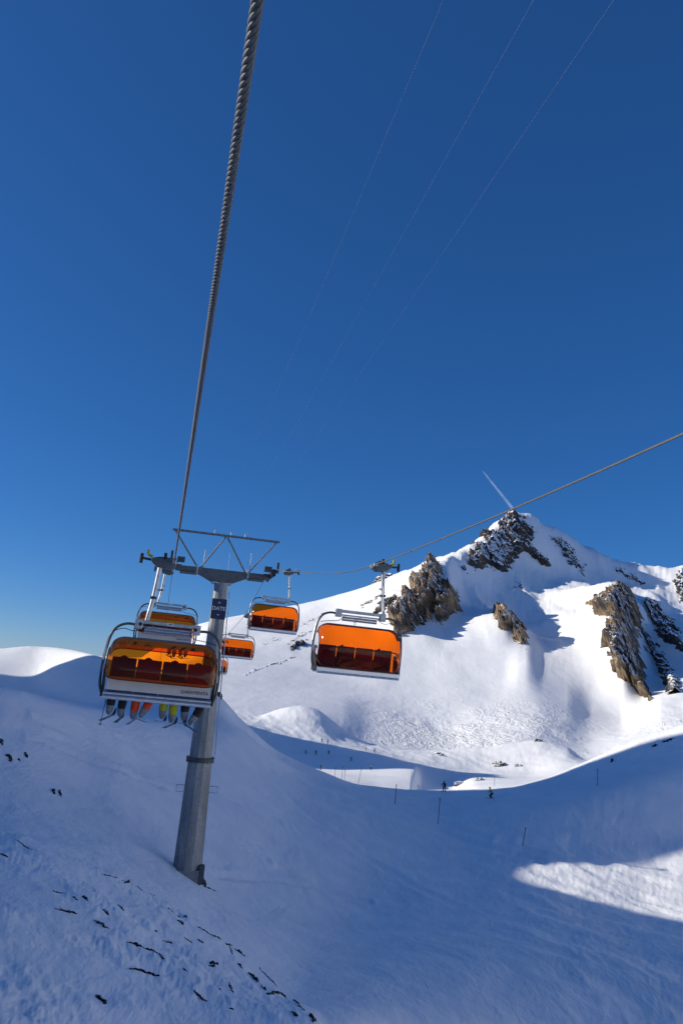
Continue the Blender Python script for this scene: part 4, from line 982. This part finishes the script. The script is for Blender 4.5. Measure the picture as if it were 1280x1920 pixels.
for x0, y0, x1, y1, w, lab in NAMED: slab(x0, y0, x1, y1, w, lab, G1)
OTHERS = [(155, 1681, 167, 1691, 6), (135, 1683, 147, 1690, 4), (100, 1671, 122, 1675, 3), (194, 1706, 203, 1717, 5), (222, 1697, 232, 1708, 4), (238, 1769, 268, 1776, 5), (268, 1777, 297, 1788, 5),
          (297, 1789, 310, 1803, 4), (305, 1765, 324, 1771, 4), (345, 1758, 361, 1769, 3), (370, 1762, 382, 1770, 4), (333, 1726, 342, 1734, 5), (343, 1818, 350, 1824, 4), (428, 1843, 437, 1864, 4),
          (233, 1656, 258, 1663, 4), (258, 1663, 290, 1680, 2.5), (315, 1702, 345, 1722, 2.5), (345, 1718, 352, 1721, 4), (370, 1738, 400, 1755, 3), (400, 1755, 435, 1773, 5), (440, 1780, 459, 1794, 4.5), (447, 1808, 453, 1816, 4),
          (468, 1825, 484, 1842, 6), (490, 1848, 498, 1858, 4), (535, 1870, 570, 1894, 4), (548, 1897, 555, 1908, 7), (430, 1770, 436, 1790, 2.5), (485, 1815, 520, 1850, 2.5), (0, 1603, 15, 1610, 5), (14, 1417, 20, 1429, 6), (34, 1425, 38, 1428, 4),
          (47, 1412, 50, 1421, 4), (30, 1575, 60, 1594, 2.5), (290, 1745, 296, 1748, 3), (384, 1664, 408, 1672, 2.5), (430, 1890, 440, 1894, 3), (410, 1854, 414, 1858, 3), (190, 1640, 230, 1652, 2)]
ORD = 'first second third fourth fifth sixth seventh eighth ninth tenth eleventh twelfth thirteenth fourteenth fifteenth sixteenth seventeenth eighteenth nineteenth twentieth'.split()
chain = sorted([q for q in OTHERS if q[0] >= 230 and abs((q[1] - 1656) - 0.72 * (q[0] - 233)) < 34], key=lambda q: q[1])
loose = sorted([q for q in OTHERS if q not in chain and q[1] > 1640], key=lambda q: q[0]); high = sorted([q for q in OTHERS if q not in chain and q[1] <= 1640], key=lambda q: q[1])
for k, q in enumerate(chain): slab(*q, '%s small rock from the top along the slanting rock ridge line' % ORD[k], 'small rocks of the ridge line')
for k, q in enumerate(loose): slab(*q, '%s small loose rock from the left in the crusted snow' % ORD[k], 'small loose rocks in the crusted snow')
for k, q in enumerate(high): slab(*q, '%s small rock from the top at the left edge of the slope' % ORD[k], 'small rocks at the left edge')
for x0, y0, x1, y1, w, lab in ((1221, 1402, 1233, 1398, 4, 'dark stone below the sunlit crest at the right'), (1143, 1431, 1150, 1427, 5, 'lowest dark stone below the sunlit crest'),
        (1240, 1394, 1266, 1387, 4, 'upper string of stones below the sunlit crest'), (405, 1300, 413, 1310, 8, 'dark stones on the crest just right of the pylon')):
    slab(x0, y0, x1, y1, w, lab, 'stones on the crest', 60)

# ------------------------------------------------------------------ contrail, far beyond the summit
def contrail():
    m = bpy.data.materials.new('vapour'); m.use_nodes = True; nt = m.node_tree; nt.nodes.clear()
    out = nt.nodes.new('ShaderNodeOutputMaterial'); t = nt.nodes.new('ShaderNodeBsdfTransparent'); d = nt.nodes.new('ShaderNodeBsdfTranslucent'); d2 = nt.nodes.new('ShaderNodeBsdfDiffuse')
    tc = nt.nodes.new('ShaderNodeTexCoord'); n = noise_node(nt, 0.006, 3, 0.5, tc.outputs['Object'])
    a = nt.nodes.new('ShaderNodeAddShader'); nt.links.new(d.outputs[0], a.inputs[0]); nt.links.new(d2.outputs[0], a.inputs[1])
    mr = nt.nodes.new('ShaderNodeMapRange'); mr.inputs['From Min'].default_value = 0.3; mr.inputs['From Max'].default_value = 0.7; mr.inputs['To Min'].default_value = 0.03; mr.inputs['To Max'].default_value = 0.10
    nt.links.new(n.outputs[0], mr.inputs['Value'])
    mx = nt.nodes.new('ShaderNodeMixShader'); nt.links.new(mr.outputs[0], mx.inputs[0]); nt.links.new(t.outputs[0], mx.inputs[1]); nt.links.new(a.outputs[0], mx.inputs[2])
    nt.links.new(mx.outputs[0], out.inputs[0])
    A = at(905, 884, 9000); B = at(976, 973, 11000); k = MB(); pts = []; rr = []
    for i in range(31):
        q = i / 30; pts.append(A + (B - A) * q - A); rr.append(7 + 15 * min(1, q * 1.6))
    k.tube(pts, rr, 12); o = k.build('contrail', m, smooth='all'); o.location = A
    tag(o, 'short white aircraft contrail slanting above the mountain summit', 'contrail')
contrail()
